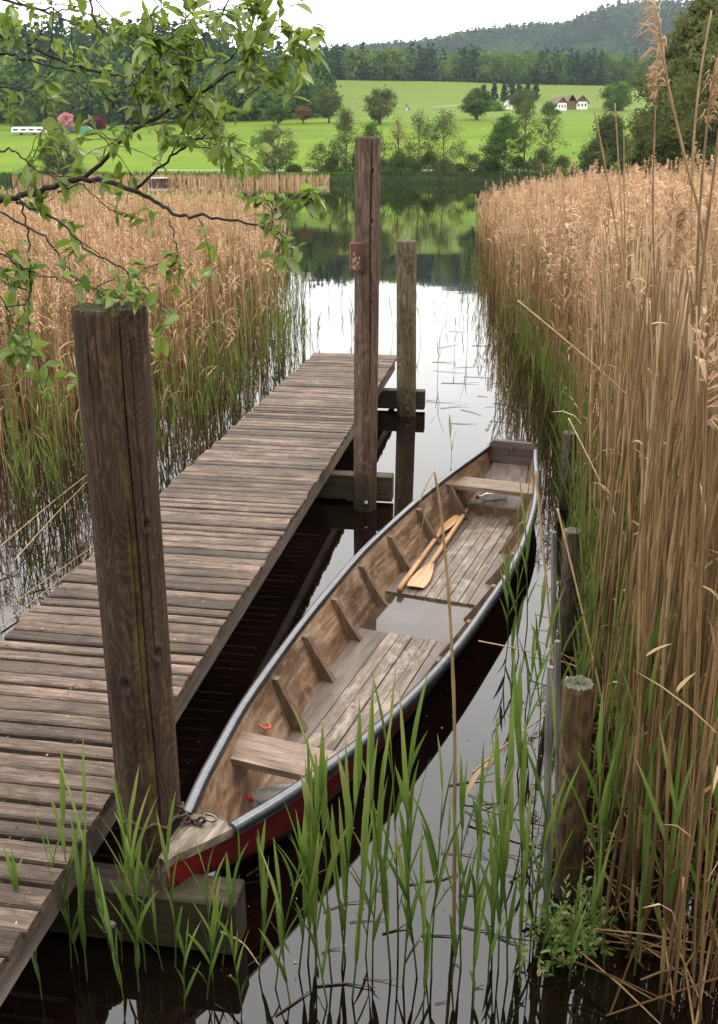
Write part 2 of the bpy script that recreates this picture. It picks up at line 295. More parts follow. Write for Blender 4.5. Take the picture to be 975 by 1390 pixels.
# ------------------------------------------------------------------ world, sun, camera
SUN_EL, SUN_AZ = R(52), R(60)
def make_world():
    w=bpy.data.worlds.new('World'); SC.world=w; w.use_nodes=True; t=w.node_tree; t.nodes.clear()
    N=lambda typ,**k:[t.nodes.new(typ)][0]
    out=N(0 or 'ShaderNodeOutputWorld'); bg=N('ShaderNodeBackground'); sky=N('ShaderNodeTexSky'); sky.sky_type='NISHITA'; sky.sun_disc=False
    sky.sun_elevation=SUN_EL; sky.sun_rotation=SUN_AZ; sky.dust_density=4; sky.air_density=1; sky.altitude=400
    hs=N('ShaderNodeHueSaturation'); hs.inputs['Saturation'].default_value=.25; t.links.new(sky.outputs[0],hs.inputs['Color'])
    tc=N('ShaderNodeTexCoord'); sp=N('ShaderNodeSeparateXYZ'); t.links.new(tc.outputs['Generated'],sp.inputs[0])
    mr=N('ShaderNodeMapRange'); mr.inputs[1].default_value=0; mr.inputs[2].default_value=.45; mr.inputs[3].default_value=SKY0; mr.inputs[4].default_value=SKY1
    t.links.new(sp.outputs[2],mr.inputs[0])
    nz=N('ShaderNodeTexNoise'); nz.inputs['Scale'].default_value=3.0; nz.inputs['Detail'].default_value=6; nz.inputs['Roughness'].default_value=.55
    mp=N('ShaderNodeMapping'); mp.inputs['Scale'].default_value=(1,1,2.5); t.links.new(tc.outputs['Generated'],mp.inputs[0]); t.links.new(mp.outputs[0],nz.inputs['Vector'])
    mc=N('ShaderNodeMapRange'); mc.inputs[1].default_value=.3; mc.inputs[2].default_value=.7; mc.inputs[3].default_value=.9; mc.inputs[4].default_value=1.1; t.links.new(nz.outputs[0],mc.inputs[0])
    mu=N('ShaderNodeMath'); mu.operation='MULTIPLY'; t.links.new(mr.outputs[0],mu.inputs[0]); t.links.new(mc.outputs[0],mu.inputs[1])
    cl=N('ShaderNodeVectorMath'); cl.operation='SCALE'; cl.inputs[0].default_value=(1.0,.975,.95); t.links.new(mu.outputs[0],cl.inputs['Scale'])
    mx=N('ShaderNodeMix'); mx.data_type='RGBA'; mx.inputs[0].default_value=.88; t.links.new(hs.outputs[0],mx.inputs[6]); t.links.new(cl.outputs[0],mx.inputs[7])
    t.links.new(mx.outputs[2],bg.inputs['Color']); bg.inputs['Strength'].default_value=.12; t.links.new(bg.outputs[0],out.inputs['Surface'])
SKY0, SKY1 = 22.0, 34.0
make_world()
sun=bpy.data.lights.new('Sun','SUN'); sun.energy=1.4; sun.angle=R(14); sun.color=(1,.94,.85); so=bpy.data.objects.new('Sun',sun); COL.objects.link(so)
so.rotation_euler=(math.pi/2-SUN_EL,0,math.pi-SUN_AZ)
cam=bpy.data.cameras.new('Camera'); co_=bpy.data.objects.new('Camera',cam); COL.objects.link(co_); SC.camera=co_
co_.location=(0,0,CAMH); co_.rotation_euler=(math.pi/2-TH,0,0)
cam.sensor_fit='VERTICAL'; cam.sensor_height=24; cam.lens=24*F_PX/1390; cam.shift_y=-45/1390; cam.clip_end=9000; cam.clip_start=.05
SC.view_settings.view_transform='Standard'; SC.view_settings.look='None'; SC.view_settings.exposure=-.05; SC.view_settings.gamma=1
SC.render.engine='CYCLES'; cy=SC.cycles; cy.max_bounces=6; cy.diffuse_bounces=3; cy.glossy_bounces=3; cy.transmission_bounces=4; cy.transparent_max_bounces=8; cy.volume_bounces=0
cy.use_denoising=True; cy.caustics_reflective=False; cy.caustics_refractive=False
try: cy.denoiser='OPENIMAGEDENOISE'
except Exception: pass
cy.sample_clamp_indirect=6
# ------------------------------------------------------------------ terrain
def smooth(a): a=np.clip(a,0,1); return a*a*(3-2*a)
def terr(X,Y):
    X=np.asarray(X,float);Y=np.asarray(Y,float)
    z=np.interp(Y,[138,139.2,142,150,200,240,280,340,400,450,480,520,600,700],[-.5,.9,1.35,1.7,5.6,9.6,13.6,20,26.2,34.5,38.5,40,34,20])
    left=smooth((-X-20)/60)*smooth((Y-280)/120)*9
    und=.5*np.sin(X*.03+1)*smooth((Y-150)/60)+.9*np.sin(X*.017-Y*.021)*smooth((Y-200)/100)
    right=smooth((X-110)/80)*smooth((Y-380)/90)*-2
    return z+left+und+right
def on_meadow(x,y,far=640):
    r=ray(x,y); 
    for Y in np.arange(140,far,.5):
        t=Y/r[1]; z=CAMH+r[2]*t
        if z<=terr(r[0]*t,Y): return np.array([r[0]*t,Y,float(terr(r[0]*t,Y))])
    t=far/r[1]; return np.array([r[0]*t,far,float(terr(r[0]*t,far))])
mb=MB(); ys=np.concatenate([[138,138.6,139.2,140.5,142,145],np.arange(150,700,6)]); xs=np.arange(-420,421,7.0)
G=np.array([[(x,y+1.3*math.sin(x*.11)+.6*math.sin(x*.37),0) for x in xs] for y in ys]); G[...,2]=terr(G[...,0],np.broadcast_to(ys[:,None],G.shape[:2]))
mb.grid(G); tag(mb.build('meadow',M['meadow'],None,True),kind='structure')
# pale path along the far shore
mb=MB(); xs=np.arange(-30,60,1.5); mb.grid(np.array([[(x,146.3,terr(x,146.3)+.12) for x in xs],[(x,147.8,terr(x,147.8)+.12) for x in xs]])); tag(mb.build('shore_path',M['gravel']),kind='structure')
# pale farm track on the upper meadow
a_=on_meadow(588,146);b_=on_meadow(640,142);c_=on_meadow(690,147)
mb=MB(); L=np.array([a_+(b_-a_)*t for t in np.linspace(0,1,12)]+[b_+(c_-b_)*t for t in np.linspace(.1,1,12)]); L2=L+[0,2.2,0]
L[:,2]=terr(L[:,0],L[:,1])+.15;L2[:,2]=terr(L2[:,0],L2[:,1])+.15; mb.grid(np.array([L,L2])); tag(mb.build('farm_track',M['gravel']),kind='structure')
# shore bank edge (dark earth under the grass)
mb=MB(); xs=np.arange(-420,421,2.0); off=1.3*np.sin(xs*.11)+.6*np.sin(xs*.37); jit=rng.normal(0,.12,len(xs))
mb.grid(np.array([np.stack([xs,137.5+off+jit,xs*0-.4],1),np.stack([xs,137.8+off+jit,xs*0+.35+jit],1),np.stack([xs,138.8+off,xs*0+1.0],1)])); tag(mb.build('shore_bank',M['bankearth']),kind='structure')
# far hill
def hillz(X,Y):
    crest=np.interp(X/Y,[-.45,-.2,-.041,-.005,.023,.065,.107,.149,.191,.232,.274,.308,.42],[60,110,144,149,160,171,181,182,190,204,211,218,240])
    t=smooth((Y-640)/(1700-640)); return 8+crest*t*(1-.35*smooth((Y-1720)/500))+6*np.sin(X*.012+Y*.006)*t+4*np.sin(X*.031-Y*.011)*t
mb=MB(); ys=np.arange(600,2300,40.0); xs=np.arange(-1000,1001,40.0); GX,GY=np.meshgrid(xs,ys); mb.grid(np.stack([GX,GY,hillz(GX,GY)],-1)); tag(mb.build('far_hill',M['hillsoil'],None,True),kind='structure')
# ------------------------------------------------------------------ trees
def quads(C, size, r=rng, flat=0.0):
    n=len(C); size=np.broadcast_to(size,(n,))
    a=r.normal(size=(n,3)); a[:,2]*=(1-flat); a/=np.linalg.norm(a,axis=1)[:,None]
    b=np.cross(a,r.normal(size=(n,3))); b/=np.linalg.norm(b,axis=1)[:,None]+1e-9
    e=r.uniform(.6,1.3,(n,1)); s=size[:,None]*.5
    V=np.stack([C-a*s*e,C+b*s*.55,C+a*s*e,C-b*s*.55],1).reshape(-1,3); return V,np.arange(n*4).reshape(-1,4)
PROF={'round':lambda h:np.sqrt(np.clip(1-(2*h-1)**2,0,1)),'column':lambda h:np.clip(np.minimum(h*5,1)*np.minimum((1-h)*1.5+.12,1),0,1),
 'cone':lambda h:np.clip((1-h)**.85*np.minimum(h*9,1),0,1),'ovate':lambda h:np.clip(np.sin(np.pi*np.clip(h,0,1)**.75),0,1),'bush':lambda h:np.sqrt(np.clip(1-h**2.2,0,1)),'dome':lambda h:np.clip((1-h**1.6),0,1)}
def make_tree(name,label,cat,base,H,Rr,prof,key,nleaf=1500,ls=.35,cb=.12,trunk=.12,clumps=26,spread=.17,nl=14,group=None,seed=0,stems=1,lean=0.0,bark='bark'):
    nleaf=int(nleaf*2.9); ls=ls*.84; clumps=int(clumps*1.5); spread*=.8
    r=np.random.default_rng(seed+11); root=empty(name,label,cat,base,0,group); mt=MB(); mc=MB(); f=PROF[prof]
    for q in range(stems):
        ang=q*2*np.pi/stems+r.uniform(0,1); dx=(0 if stems==1 else Rr*.35)
        zz=np.linspace(0,.94,7); p=np.stack([zz*dx*math.cos(ang)+lean*zz*H+r.normal(0,.012*H,7)*zz,zz*dx*math.sin(ang)+r.normal(0,.012*H,7)*zz,zz*H-.15],1)
        mt.tube(p,trunk*(1-zz*.85)/math.sqrt(stems),6)
    ends=[]
    for k in range(nl):
        h=r.uniform(cb,.93); hz=(h-cb)/(1-cb); rad=Rr*f(hz)*r.uniform(.55,1); an=r.uniform(0,2*np.pi)
        z0=max(h-.16,.03)*H; c0=np.array([lean*z0,0,z0]); e=np.array([lean*h*H+rad*math.cos(an),rad*math.sin(an),h*H+r.uniform(0,.05)*H]); mid=(c0+e)/2+[0,0,-.02*H]
        mt.tube([c0,mid,e],[trunk*.34,trunk*.2,trunk*.06],4,False); ends.append(e); ends.append(mid+(e-mid)*.3)
    h=r.beta(1.3,1.15,clumps)*(1-cb)+cb; hz=(h-cb)/(1-cb); an=r.uniform(0,2*np.pi,clumps); rad=Rr*f(hz)*np.sqrt(r.uniform(.2,1,clumps))
    C=np.concatenate([np.stack([lean*h*H+rad*np.cos(an),rad*np.sin(an),h*H],1),np.array(ends)])
    wgt=r.uniform(.3,1.6,len(C)); wgt/=wgt.sum(); idx=r.choice(len(C),nleaf,p=wgt); sc=r.uniform(.6,1.4,len(C))[idx,None]
    P=C[idx]+r.normal(0,1,(nleaf,3))*np.array([Rr,Rr,Rr*.75])*spread*sc; P[:,2]=np.clip(P[:,2],.1,None)
    V,Q=quads(P,ls*r.uniform(.6,1.4,nleaf),r); cv=r.uniform(0,1,len(C))[idx]; a=np.clip(.6*cv+.4*r.uniform(0,1,nleaf),0,1)
    mc.add(V,Q,None,np.repeat(a,4)); mt.build('trunk',M[bark],root,True); mc.build('crown',M[key],root); return root
def px_tree(x,ytop,ybase,wpx,**k):           # placed where the photo shows its foot, as tall and wide as it shows
    shore=k.pop('Y',None)
    if shore: r_=ray(x,ybase); t=shore/r_[1]; b=np.array([r_[0]*t,shore,float(terr(r_[0]*t,shore))])
    else: b=on_meadow(x,ybase)
    if shore and wpx<60: wpx*=1.32
    rt=ray(x,ytop); zt=CAMH+rt[2]*b[1]/rt[1]; wm=wpx/F_PX*b[1]*.98
    return make_tree(base=b,H=max(zt-b[2],.8),Rr=wm/2,**k)
ST_='shore trees'
px_tree(82,180,250,62,Y=141,name='shore_bush',label='big round green bush at the lake edge below the white caravan',cat='bush',prof='dome',key='olive',nleaf=3200,ls=.34,cb=.0,trunk=.12,clumps=60,stems=5,seed=1)
px_tree(302,168,250,62,Y=142,name='shore_tree',label='sparse leaning tree half hidden by the overhanging leaves',cat='tree',prof='ovate',key='olive',nleaf=1100,ls=.28,cb=.15,stems=3,nl=22,clumps=30,seed=2,spread=.13,group=ST_)
px_tree(374,172,248,62,Y=142,name='shore_tree',label='round many-stemmed tree, the widest of the far shore row',cat='tree',prof='round',key='olive',nleaf=2400,ls=.28,cb=.12,stems=5,nl=26,clumps=50,seed=3,spread=.14,group=ST_)
px_tree(435,195,250,38,Y=142,name='shore_shrub',label='low thin shrub just right of the round many-stemmed tree',cat='shrub',prof='ovate',key='olive',nleaf=800,ls=.24,cb=.05,stems=4,nl=18,seed=4,spread=.14)
px_tree(470,152,250,36,Y=143,name='shore_tree',label='tall narrow tree standing left of the tallest wooden post',cat='tree',prof='column',key='olive',nleaf=1700,ls=.28,cb=.08,nl=26,clumps=40,seed=5,spread=.2,group=ST_)
px_tree(506,168,250,34,Y=143,name='shore_tree',label='slim tree partly behind the tallest wooden post',cat='tree',prof='column',key='fresh',nleaf=1500,ls=.28,cb=.08,nl=24,clumps=36,seed=6,spread=.2,group=ST_)
px_tree(540,158,250,26,Y=143,name='shore_tree',label='thin nearly bare tree rising from the dark evergreen shrub',cat='tree',prof='column',key='rusty',nleaf=480,ls=.22,cb=.2,nl=24,clumps=24,seed=7,spread=.2,group=ST_)
px_tree(541,206,250,30,Y=141.5,name='evergreen_shrub',label='dark dense shrub at the foot of a thin bare tree',cat='shrub',prof='dome',key='fresh',nleaf=1600,ls=.26,cb=.0,seed=8,spread=.2,trunk=.06)
px_tree(568,152,250,36,Y=143,name='shore_tree',label='feathery upright tree left of the tall straight-stemmed one',cat='tree',prof='column',key='olive',nleaf=1200,ls=.24,cb=.05,nl=28,clumps=36,seed=9,spread=.18,group=ST_)
px_tree(601,149,250,44,Y=143,name='shore_tree',label='tall straight-stemmed tree at the right end of the middle group',cat='tree',prof='column',key='olive',nleaf=1700,ls=.26,cb=.06,nl=32,clumps=40,seed=10,spread=.17,group=ST_)
px_tree(603,218,250,34,Y=141.5,name='shore_shrub',label='low shrub at the foot of the tall straight-stemmed tree',cat='shrub',prof='dome',key='olive',nleaf=900,ls=.26,cb=0,seed=31,spread=.2,trunk=.05)
px_tree(520,218,250,30,Y=141.5,name='shore_shrub',label='low shrub just right of the tallest wooden post',cat='shrub',prof='dome',key='olive',nleaf=700,ls=.26,cb=0,seed=32,spread=.2,trunk=.05)
px_tree(648,210,252,36,Y=142,name='shore_shrub',label='round shrub alone between two groups of shore trees',cat='shrub',prof='round',key='olive',nleaf=1300,ls=.26,cb=.0,stems=4,seed=11,spread=.17,trunk=.06)
px_tree(683,156,252,44,Y=141.5,name='shore_tree',label='leafy bright green tree, the densest of the far shore row',cat='tree',prof='ovate',key='fresh',nleaf=2600,ls=.34,cb=.06,nl=20,clumps=40,seed=12,spread=.15,group=ST_)
px_tree(710,128,252,28,Y=143,name='shore_tree',label='very slim tree with bare stem right of the dense green one',cat='tree',prof='column',key='olive',nleaf=800,ls=.24,cb=.3,nl=20,clumps=24,seed=13,spread=.22,group=ST_)
px_tree(738,150,252,40,Y=142,name='shore_tree',label='slightly leaning open tree at the right end of the shore row',cat='tree',prof='ovate',key='olive',nleaf=950,ls=.26,cb=.25,nl=22,clumps=26,seed=14,spread=.14,group=ST_,lean=.05)
px_tree(735,205,252,44,Y=141.5,name='shore_shrub',label='bushy growth at the foot of the leaning open tree',cat='shrub',prof='dome',key='olive',nleaf=1300,ls=.28,cb=0,stems=4,seed=15,spread=.17,trunk=.06)
px_tree(822,158,256,92,Y=120,name='shore_bush',label='large dark green domed bush above the reed tops on the right',cat='bush',prof='dome',key='olive',nleaf=7500,ls=.36,cb=0,clumps=80,stems=6,seed=16,spread=.13,trunk=.1)
for k,(x,yt,w,key,lab) in enumerate([(452,214,26,'olive','low bush at the foot of the tall narrow shore tree'),(487,208,28,'fresh','leafy bush tucked left of the tallest wooden post'),(556,214,26,'olive','low bush between the dark shrub and the feathery tree'),(582,208,30,'fresh','green bush between the feathery tree and the straight-stemmed tree'),(622,226,24,'olive','smallest bush right of the straight-stemmed tree'),(668,220,26,'olive','low bush left of the densest shore tree'),(703,214,30,'fresh','leafy bush behind the very slim tree'),(762,214,30,'olive','bush at the right end of the shore row'),(400,226,22,'olive','low bush right of the round many-stemmed tree'),(336,224,24,'olive','low bush left of the round many-stemmed tree')]):
    px_tree(x,yt,250,w,Y=144,name='shore_bush',label=lab,cat='bush',prof='dome',key=key,nleaf=900,ls=.28,cb=0,seed=70+k,spread=.19,trunk=.05,nl=10,group='bushes along the far shore')
MT='meadow trees'
px_tree(378,135,170,28,name='meadow_tree',label='small round tree in front of the left wood',cat='tree',prof='round',key='fresh',nleaf=900,ls=.7,cb=.2,seed=20,trunk=.3,group=MT)
px_tree(412,146,168,22,name='meadow_tree',label='small rust-coloured tree on the meadow edge',cat='tree',prof='round',key='rusty',nleaf=700,ls=.55,cb=.3,seed=21,trunk=.22,group=MT)
px_tree(447,122,168,34,name='meadow_tree',label='open olive tree standing where the wood ends',cat='tree',prof='round',key='olive',nleaf=1100,ls=.6,cb=.2,seed=22,trunk=.3,nl=18,group=MT)
px_tree(516,122,168,44,name='meadow_tree',label='broad meadow tree seen above the tallest wooden post',cat='tree',prof='round',key='olive',nleaf=1700,ls=.6,cb=.15,seed=23,trunk=.35,group=MT)
px_tree(647,123,163,38,name='meadow_tree',label='lone dark round tree in the middle of the meadow',cat='tree',prof='round',key='fresh',nleaf=2200,ls=.65,cb=.22,seed=24,trunk=.45,spread=.16,group=MT)
px_tree(709,122,162,34,name='meadow_tree',label='pale blossoming tree left of the farmhouses',cat='tree',prof='round',key='olive',nleaf=1200,ls=.6,cb=.2,seed=25,trunk=.3,group=MT)
px_tree(836,114,150,42,name='meadow_tree',label='round green tree right of the farmhouses',cat='tree',prof='round',key='bright',nleaf=1900,ls=.8,cb=.1,seed=26,trunk=.4,group=MT)
px_tree(745,140,155,26,name='meadow_shrub',label='low green bush beside the white farmhouse wall',cat='bush',prof='dome',key='fresh',nleaf=800,ls=.7,cb=0,seed=27,trunk=.1)
px_tree(668,138,151,34,name='meadow_shrub',label='low light bush below the small conifers',cat='bush',prof='dome',key='bright',nleaf=700,ls=.8,cb=0,seed=28,trunk=.1)
for k,(x,yt,yb,w) in enumerate([(656,116,134,13),(671,113,136,12),(684,115,138,12),(694,106,136,15),(704,112,137,15),(716,114,137,14),(727,113,136,13)]):
    px_tree(x,yt,yb,w,name='young_conifer',label=['lowest rounded conifer at the left end of the conifer row','slim conifer second in the row on the slope','dark short conifer third in the row on the slope','tallest pointed conifer in the row on the slope','dense conifer right of the tallest in the row','broad dark conifer near the right end of the row','last conifer at the right end of the row'][k],cat='conifer',prof='cone',key='dark',nleaf=600,ls=.8,cb=.02,seed=40+k,trunk=.2,spread=.18,group='conifers on the meadow slope')
px_tree(92,155,177,21,name='blossom_tree',label='round pink blossoming tree behind the parked cars',cat='tree',prof='round',key='pink',nleaf=1400,ls=.42,cb=.12,seed=50,trunk=.16,spread=.14)
px_tree(133,158,177,24,name='copper_tree',label='dark purple-red tree right of the pink one',cat='tree',prof='round',key='maroon',nleaf=1500,ls=.42,cb=.05,seed=51,trunk=.16,spread=.15)
px_tree(154,168,178,13,name='garden_shrub',label='small yellowish shrub right of the purple-red tree',cat='shrub',prof='dome',key='bright',nleaf=500,ls=.4,cb=0,seed=52,trunk=.08)
px_tree(28,150,176,34,name='garden_tree',label='pale green tree behind the long white building',cat='tree',prof='round',key='bright',nleaf=1300,ls=.5,cb=.05,seed=53,trunk=.2)
# ---- woods: nobody could count them, every one is one mass
def proto(kind,r):
    V=[];Q=[];A=[];n=0
    if kind=='con':
        for t in range(9):
            z=.10+.88*t/9; rad=.20*(1-t/9.4)
            m=max(int(46*(1-t/9.6)),10); an=r.uniform(0,6.283,m); rr=rad*np.sqrt(r.uniform(.15,1,m)); C=np.stack([rr*np.cos(an),rr*np.sin(an),z-rr*.45+r.normal(0,.02,m)],1)
            v,q=quads(C,.085,r,.5); V.append(v);Q.append(q+n);n+=len(v);A.append(np.repeat(r.uniform(0,.3,m),4))
    else:
        K=14; h=r.uniform(.2,.86,K); an=r.uniform(0,6.283,K); rad=.34*np.sin(np.pi*np.clip(h+.04,0,1)**.9)*np.sqrt(r.uniform(.15,1,K)); C0=np.stack([rad*np.cos(an),rad*np.sin(an),h],1)
        i=r.integers(0,K,560); P=C0[i]+r.normal(0,1,(560,3))*.078; v,q=quads(P,.085,r); V.append(v);Q.append(q);A.append(np.repeat(np.clip(r.uniform(-.15,.15,K)[i]+r.uniform(-.1,.1,560),-.3,.3),4))
    return np.concatenate(V),np.concatenate(Q),np.concatenate(A)
pr=np.random.default_rng(5); PROTO={k:[proto(k,pr) for _ in range(4)] for k in ('con','bro')}
def thin(p,f):
    V,Q,A=p; k=np.sort(pr.choice(len(Q),int(len(Q)*f),False)); W=V.reshape(-1,4,3)[k]; c=W.mean(1,keepdims=True); W=c+(W-c)*min(f**-.5,1.9); return W.reshape(-1,3),np.arange(len(k)*4).reshape(-1,4),A.reshape(-1,4)[k].ravel()
def wood(name,P,H,kinds,tone,key,f=1.0,fat=1.0,label=None,cat='wood'):
    mb=MB()
    for p,h,k,t in zip(P,H,kinds,tone):
        V,Q,A=thin(PROTO[k][pr.integers(4)],f) if f<1 else PROTO[k][pr.integers(4)]
        an=pr.uniform(0,6.283);c,s_=math.cos(an),math.sin(an); w=h*pr.uniform(.85,1.15)*fat
        mb.add(np.stack([(V[:,0]*c-V[:,1]*s_)*w,(V[:,0]*s_+V[:,1]*c)*w,V[:,2]*h],1)+p,Q,None,np.clip(A*.8+t,0,1))
    return tag(mb.build(name,M[key]),label,cat,None,'stuff')
r=np.random.default_rng(3)
# left wood on the slope
n=620; xp=r.uniform(-60,450,n); Y=280+r.beta(1.1,1.3,n)*170+np.where(xp>380,10,0); X=(xp-487.5)/F_PX*Y*1.0; Z=terr(X,Y)-.5
kind=np.where(r.random(n)<np.where(Y<315,.15,.62),'con','bro'); H=np.where(kind=='con',r.uniform(17,24,n),r.uniform(11,17,n))*np.where(xp>395,.8,1)
tone=np.where(kind=='con',r.uniform(.05,.3,n),np.where(r.random(n)<.5,r.uniform(.55,.95,n),r.uniform(.35,.6,n)))
wood('slope_wood',np.stack([X,Y,Z],1),H,kind,tone,'wood_mix',.8,1.05,'mixed dark wood of conifers and broadleaves on the left slope')
# ridge wood
n=560; xp=r.uniform(425,930,n); Y=r.uniform(488,540,n); X=(xp-487.5)/F_PX*Y; Z=terr(X,Y)-1
zone=np.sin(xp*.035)+.6*np.sin(xp*.09+1)+r.normal(0,.4,n); kind=np.where((zone>.15)|(xp<470),'con','bro'); H=np.where(kind=='con',r.uniform(15,20,n),r.uniform(12.5,17,n))
tone=np.where(kind=='con',r.uniform(.02,.25,n),r.uniform(.5,.95,n))
wood('ridge_wood',np.stack([X,Y,Z],1),H,kind,tone,'wood_mix',.7,1.0,'long wood along the top of the meadow ridge')
# far hill forest
n=5200; Y=r.uniform(900,1790,n); X=r.uniform(-.14,.42,n)*Y; Z=hillz(X,Y)-1
tn=np.sin(X*.02+Y*.013)+np.sin(X*.047-Y*.02)+r.normal(0,.7,n); kind=np.where(tn<.55,'con','bro'); H=np.where(kind=='con',r.uniform(17,24,n),r.uniform(14,19,n)); tone=np.where(kind=='con',r.uniform(.05,.4,n),r.uniform(.5,.95,n))
wood('hill_forest',np.stack([X,Y,Z],1),H,kind,tone,'hill_mix',.24,1.35,'dark bluish forest covering the far hill')
# tan reed fringe on the left part of the far shore
n=2600; X=r.uniform(-48,-4,n)+0; Y=136.9+r.uniform(0,1.6,n)+1.3*np.sin(X*.11)+.6*np.sin(X*.37); h=r.uniform(.6,1.5,n); w=.09
V=np.stack([np.stack([X-w,Y,0*X-.05],1),np.stack([X+w,Y,0*X-.05],1),np.stack([X+r.normal(0,.15,n),Y,h],1)],1).reshape(-1,3); mb=MB(); mb.add(V,None,np.arange(n*3).reshape(-1,3),np.repeat(r.uniform(.2,.8,n),3))
tag(mb.build('shore_reeds',M['bed_reed']),'tan reed fringe along the far shore','reeds',None,'stuff')
n=11000; X=r.uniform(-60,62,n); Y=137.3+r.uniform(0,2.5,n)**1.0+1.3*np.sin(X*.11)+.6*np.sin(X*.37); h=r.uniform(.12,.5,n)*np.where(r.random(n)<.1,1.8,1); w=.10; z0=np.clip((Y-137.3-1.3*np.sin(X*.11)-.6*np.sin(X*.37))*.55,0,1.1)+.1
V=np.stack([np.stack([X-w,Y,z0-.3],1),np.stack([X+w,Y,z0-.3],1),np.stack([X+r.normal(0,.2,n),Y-.1,z0+h],1)],1).reshape(-1,3); mb=MB(); mb.add(V,None,np.arange(n*3).reshape(-1,3),np.repeat(r.uniform(0,.6,n),3))
tag(mb.build('shore_grass',M['fresh']),'rough grass overhanging the far lake bank','grass',None,'stuff')
# ---- houses on the slope
def house(name,label,x,y,wpx,hw,hr,depth,roofm,rz=0.0,wallm='whitewall',timber=True,windows=3):
    b=on_meadow(x,y); W=wpx/F_PX*b[1]; root=empty(name,label,'house',b,rz); m=MB(); z0=-.6
    m.box((0,depth/2,hw/2-.3),(W,depth,hw+.6)); m.build('wall',M[wallm],root)
    if timber: m=MB(); m.prism([(-W/2,hw),(W/2,hw),(0,hw+hr)],.02,depth-.02,lambda p,q,y_:(p,y_,q)); m.build('gable',M['timber'],root)
    m=MB(); o=.5
    for sgn in (-1,1):
        e=np.array([[sgn*(W/2+o),hw-o*hr/(W/2)],[0,hr+hw],[0,hr+hw+.25],[sgn*(W/2+o),hw+.25-o*hr/(W/2)]]); m.prism([tuple(q) for q in e],-o,depth+o,lambda p,q,y_:(p,y_,q))
    m.build('roof',M[roofm],root)
    for k in range(windows):
        m=MB(); m.box(((k-(windows-1)/2)*W/(windows+.3),-.03,hw*.55),(W*.13,.1,hw*.36)); m.build('window',M['glass'],root)
    return root
house('farmhouse','white-walled house with brown roof, the left of two on the slope',763,150,12,2.2,1.6,8,'roof',.15)
house('farmhouse','white-walled house with dark gable roof beside the round tree',790,148,14,2.2,1.8,9,'roof',-.1)
house('barn','brown timber barn between the two white farmhouses',776,148,10,2.4,1.8,8,'roof',.0,'timber',False,0)
house('garden_shed','tiny white shed by the pale blossoming tree',692,149,7,1.9,1.1,3,'rooflight',.1,'whitewall',False,1)
house('field_shelter','very small white shelter alone on the open meadow',552,150,3,1.0,.7,1.2,'roof',0,'whitewall',False,1)
# long white building and vehicles at the left end of the meadow
b=on_meadow(38,184); W=42/F_PX*b[1]; root=empty('caravan','long low white caravan with dark windows at the meadow edge','caravan',b); m=MB(); m.box((0,1.2,1.15),(W,2.4,1.3),ch=.25); m.build('body',M['whitewall'],root)
m=MB(); m.box((0,1.2,1.85),(W*.9,1.9,.12),ch=.05); m.build('roof',M['rooflight'],root)
for k in range(4): m=MB(); m.box((-W*.36+k*W*.24,-.02,1.3),(W*.14,.08,.4)); m.build('window',M['glass'],root)
for k in (-1,1): m=MB(); m.tube([(k*W*.2,-.05,.3),(k*W*.2,.25,.3)],.33,14); m.build('wheel',M['tyre'],root)
def car(label,x,y,mat):
    b=on_meadow(x,y); root=empty('parked_car',label,'car',b,0.0,'cars parked at the meadow edge'); m=MB(); L=4.1
    side=[(-2.05,.35),(2.05,.35),(2.08,.75),(1.3,.92),(-1.95,.95),(-2.1,.7)]; m.prism(side,0,1.7,lambda p,q,y_:(p,y_,q)); m.build('body',M[mat],root)
    m=MB(); m.prism([(-1.75,.93),(1.15,.93),(.55,1.45),(-1.25,1.47)],.1,1.6,lambda p,q,y_:(p,y_,q)); m.build('cabin',M['glass'],root)
    m=MB(); m.prism([(-1.22,1.44),(.52,1.42),(.45,1.5),(-1.1,1.52)],.12,1.58,lambda p,q,y_:(p,y_,q)); m.build('roof',M[mat],root)
    for sx in (-1.3,1.3):
        for sy in (-.03,1.55): m=MB(); m.tube([(sx,sy,.33),(sx,sy+.18,.33)],.33,14); m.build('wheel',M['tyre'],root)
car('dark parked car below the pink tree',93,182,'carblack'); car('silver parked car right of the dark one',104,181,'carblue')
b=on_meadow(117,181); m=MB(); m.prism([(-1.6,0),(1.6,0),(1.5,.9),(.4,1.5),(-.4,1.5),(-1.5,.9)],0,2.2,lambda p,q,y_:(b[0]+p,b[1]+y_,b[2]+q)); tag(m.build('covered_trailer',M['cargreen']),'green tarpaulin-covered trailer left of the purple-red tree','trailer')
# floating raft and a small landing stage across the lake on the left
p=at_z(150,271); root=empty('swim_raft','pale flat raft floating on the lake beyond the left reeds','raft',p); 
for k in range(5): m=MB(); m.box((0,k*.34,.2),(2.9,.31,.05)); m.build('board',M['pale_board'],root)
for k in (-1,1): m=MB(); m.tube([(-1.4,.7+k*.5,.06),(1.4,.7+k*.5,.06)],.13,10); m.build('float',M['carblack'],root)
p=at_z(213,249.5); root=empty('landing_stage','small pale landing stage on dark legs at the far shore','landing stage',p); m=MB(); m.box((0,1,.75),(2.3,2.4,.14)); m.build('deck',M['pale_board'],root)
for sx in (-.9,.9):
    for sy in (.1,1.9): m=MB(); m.box((sx,sy,.2),(.2,.2,.96)); m.build('leg',M['carblack'],root)
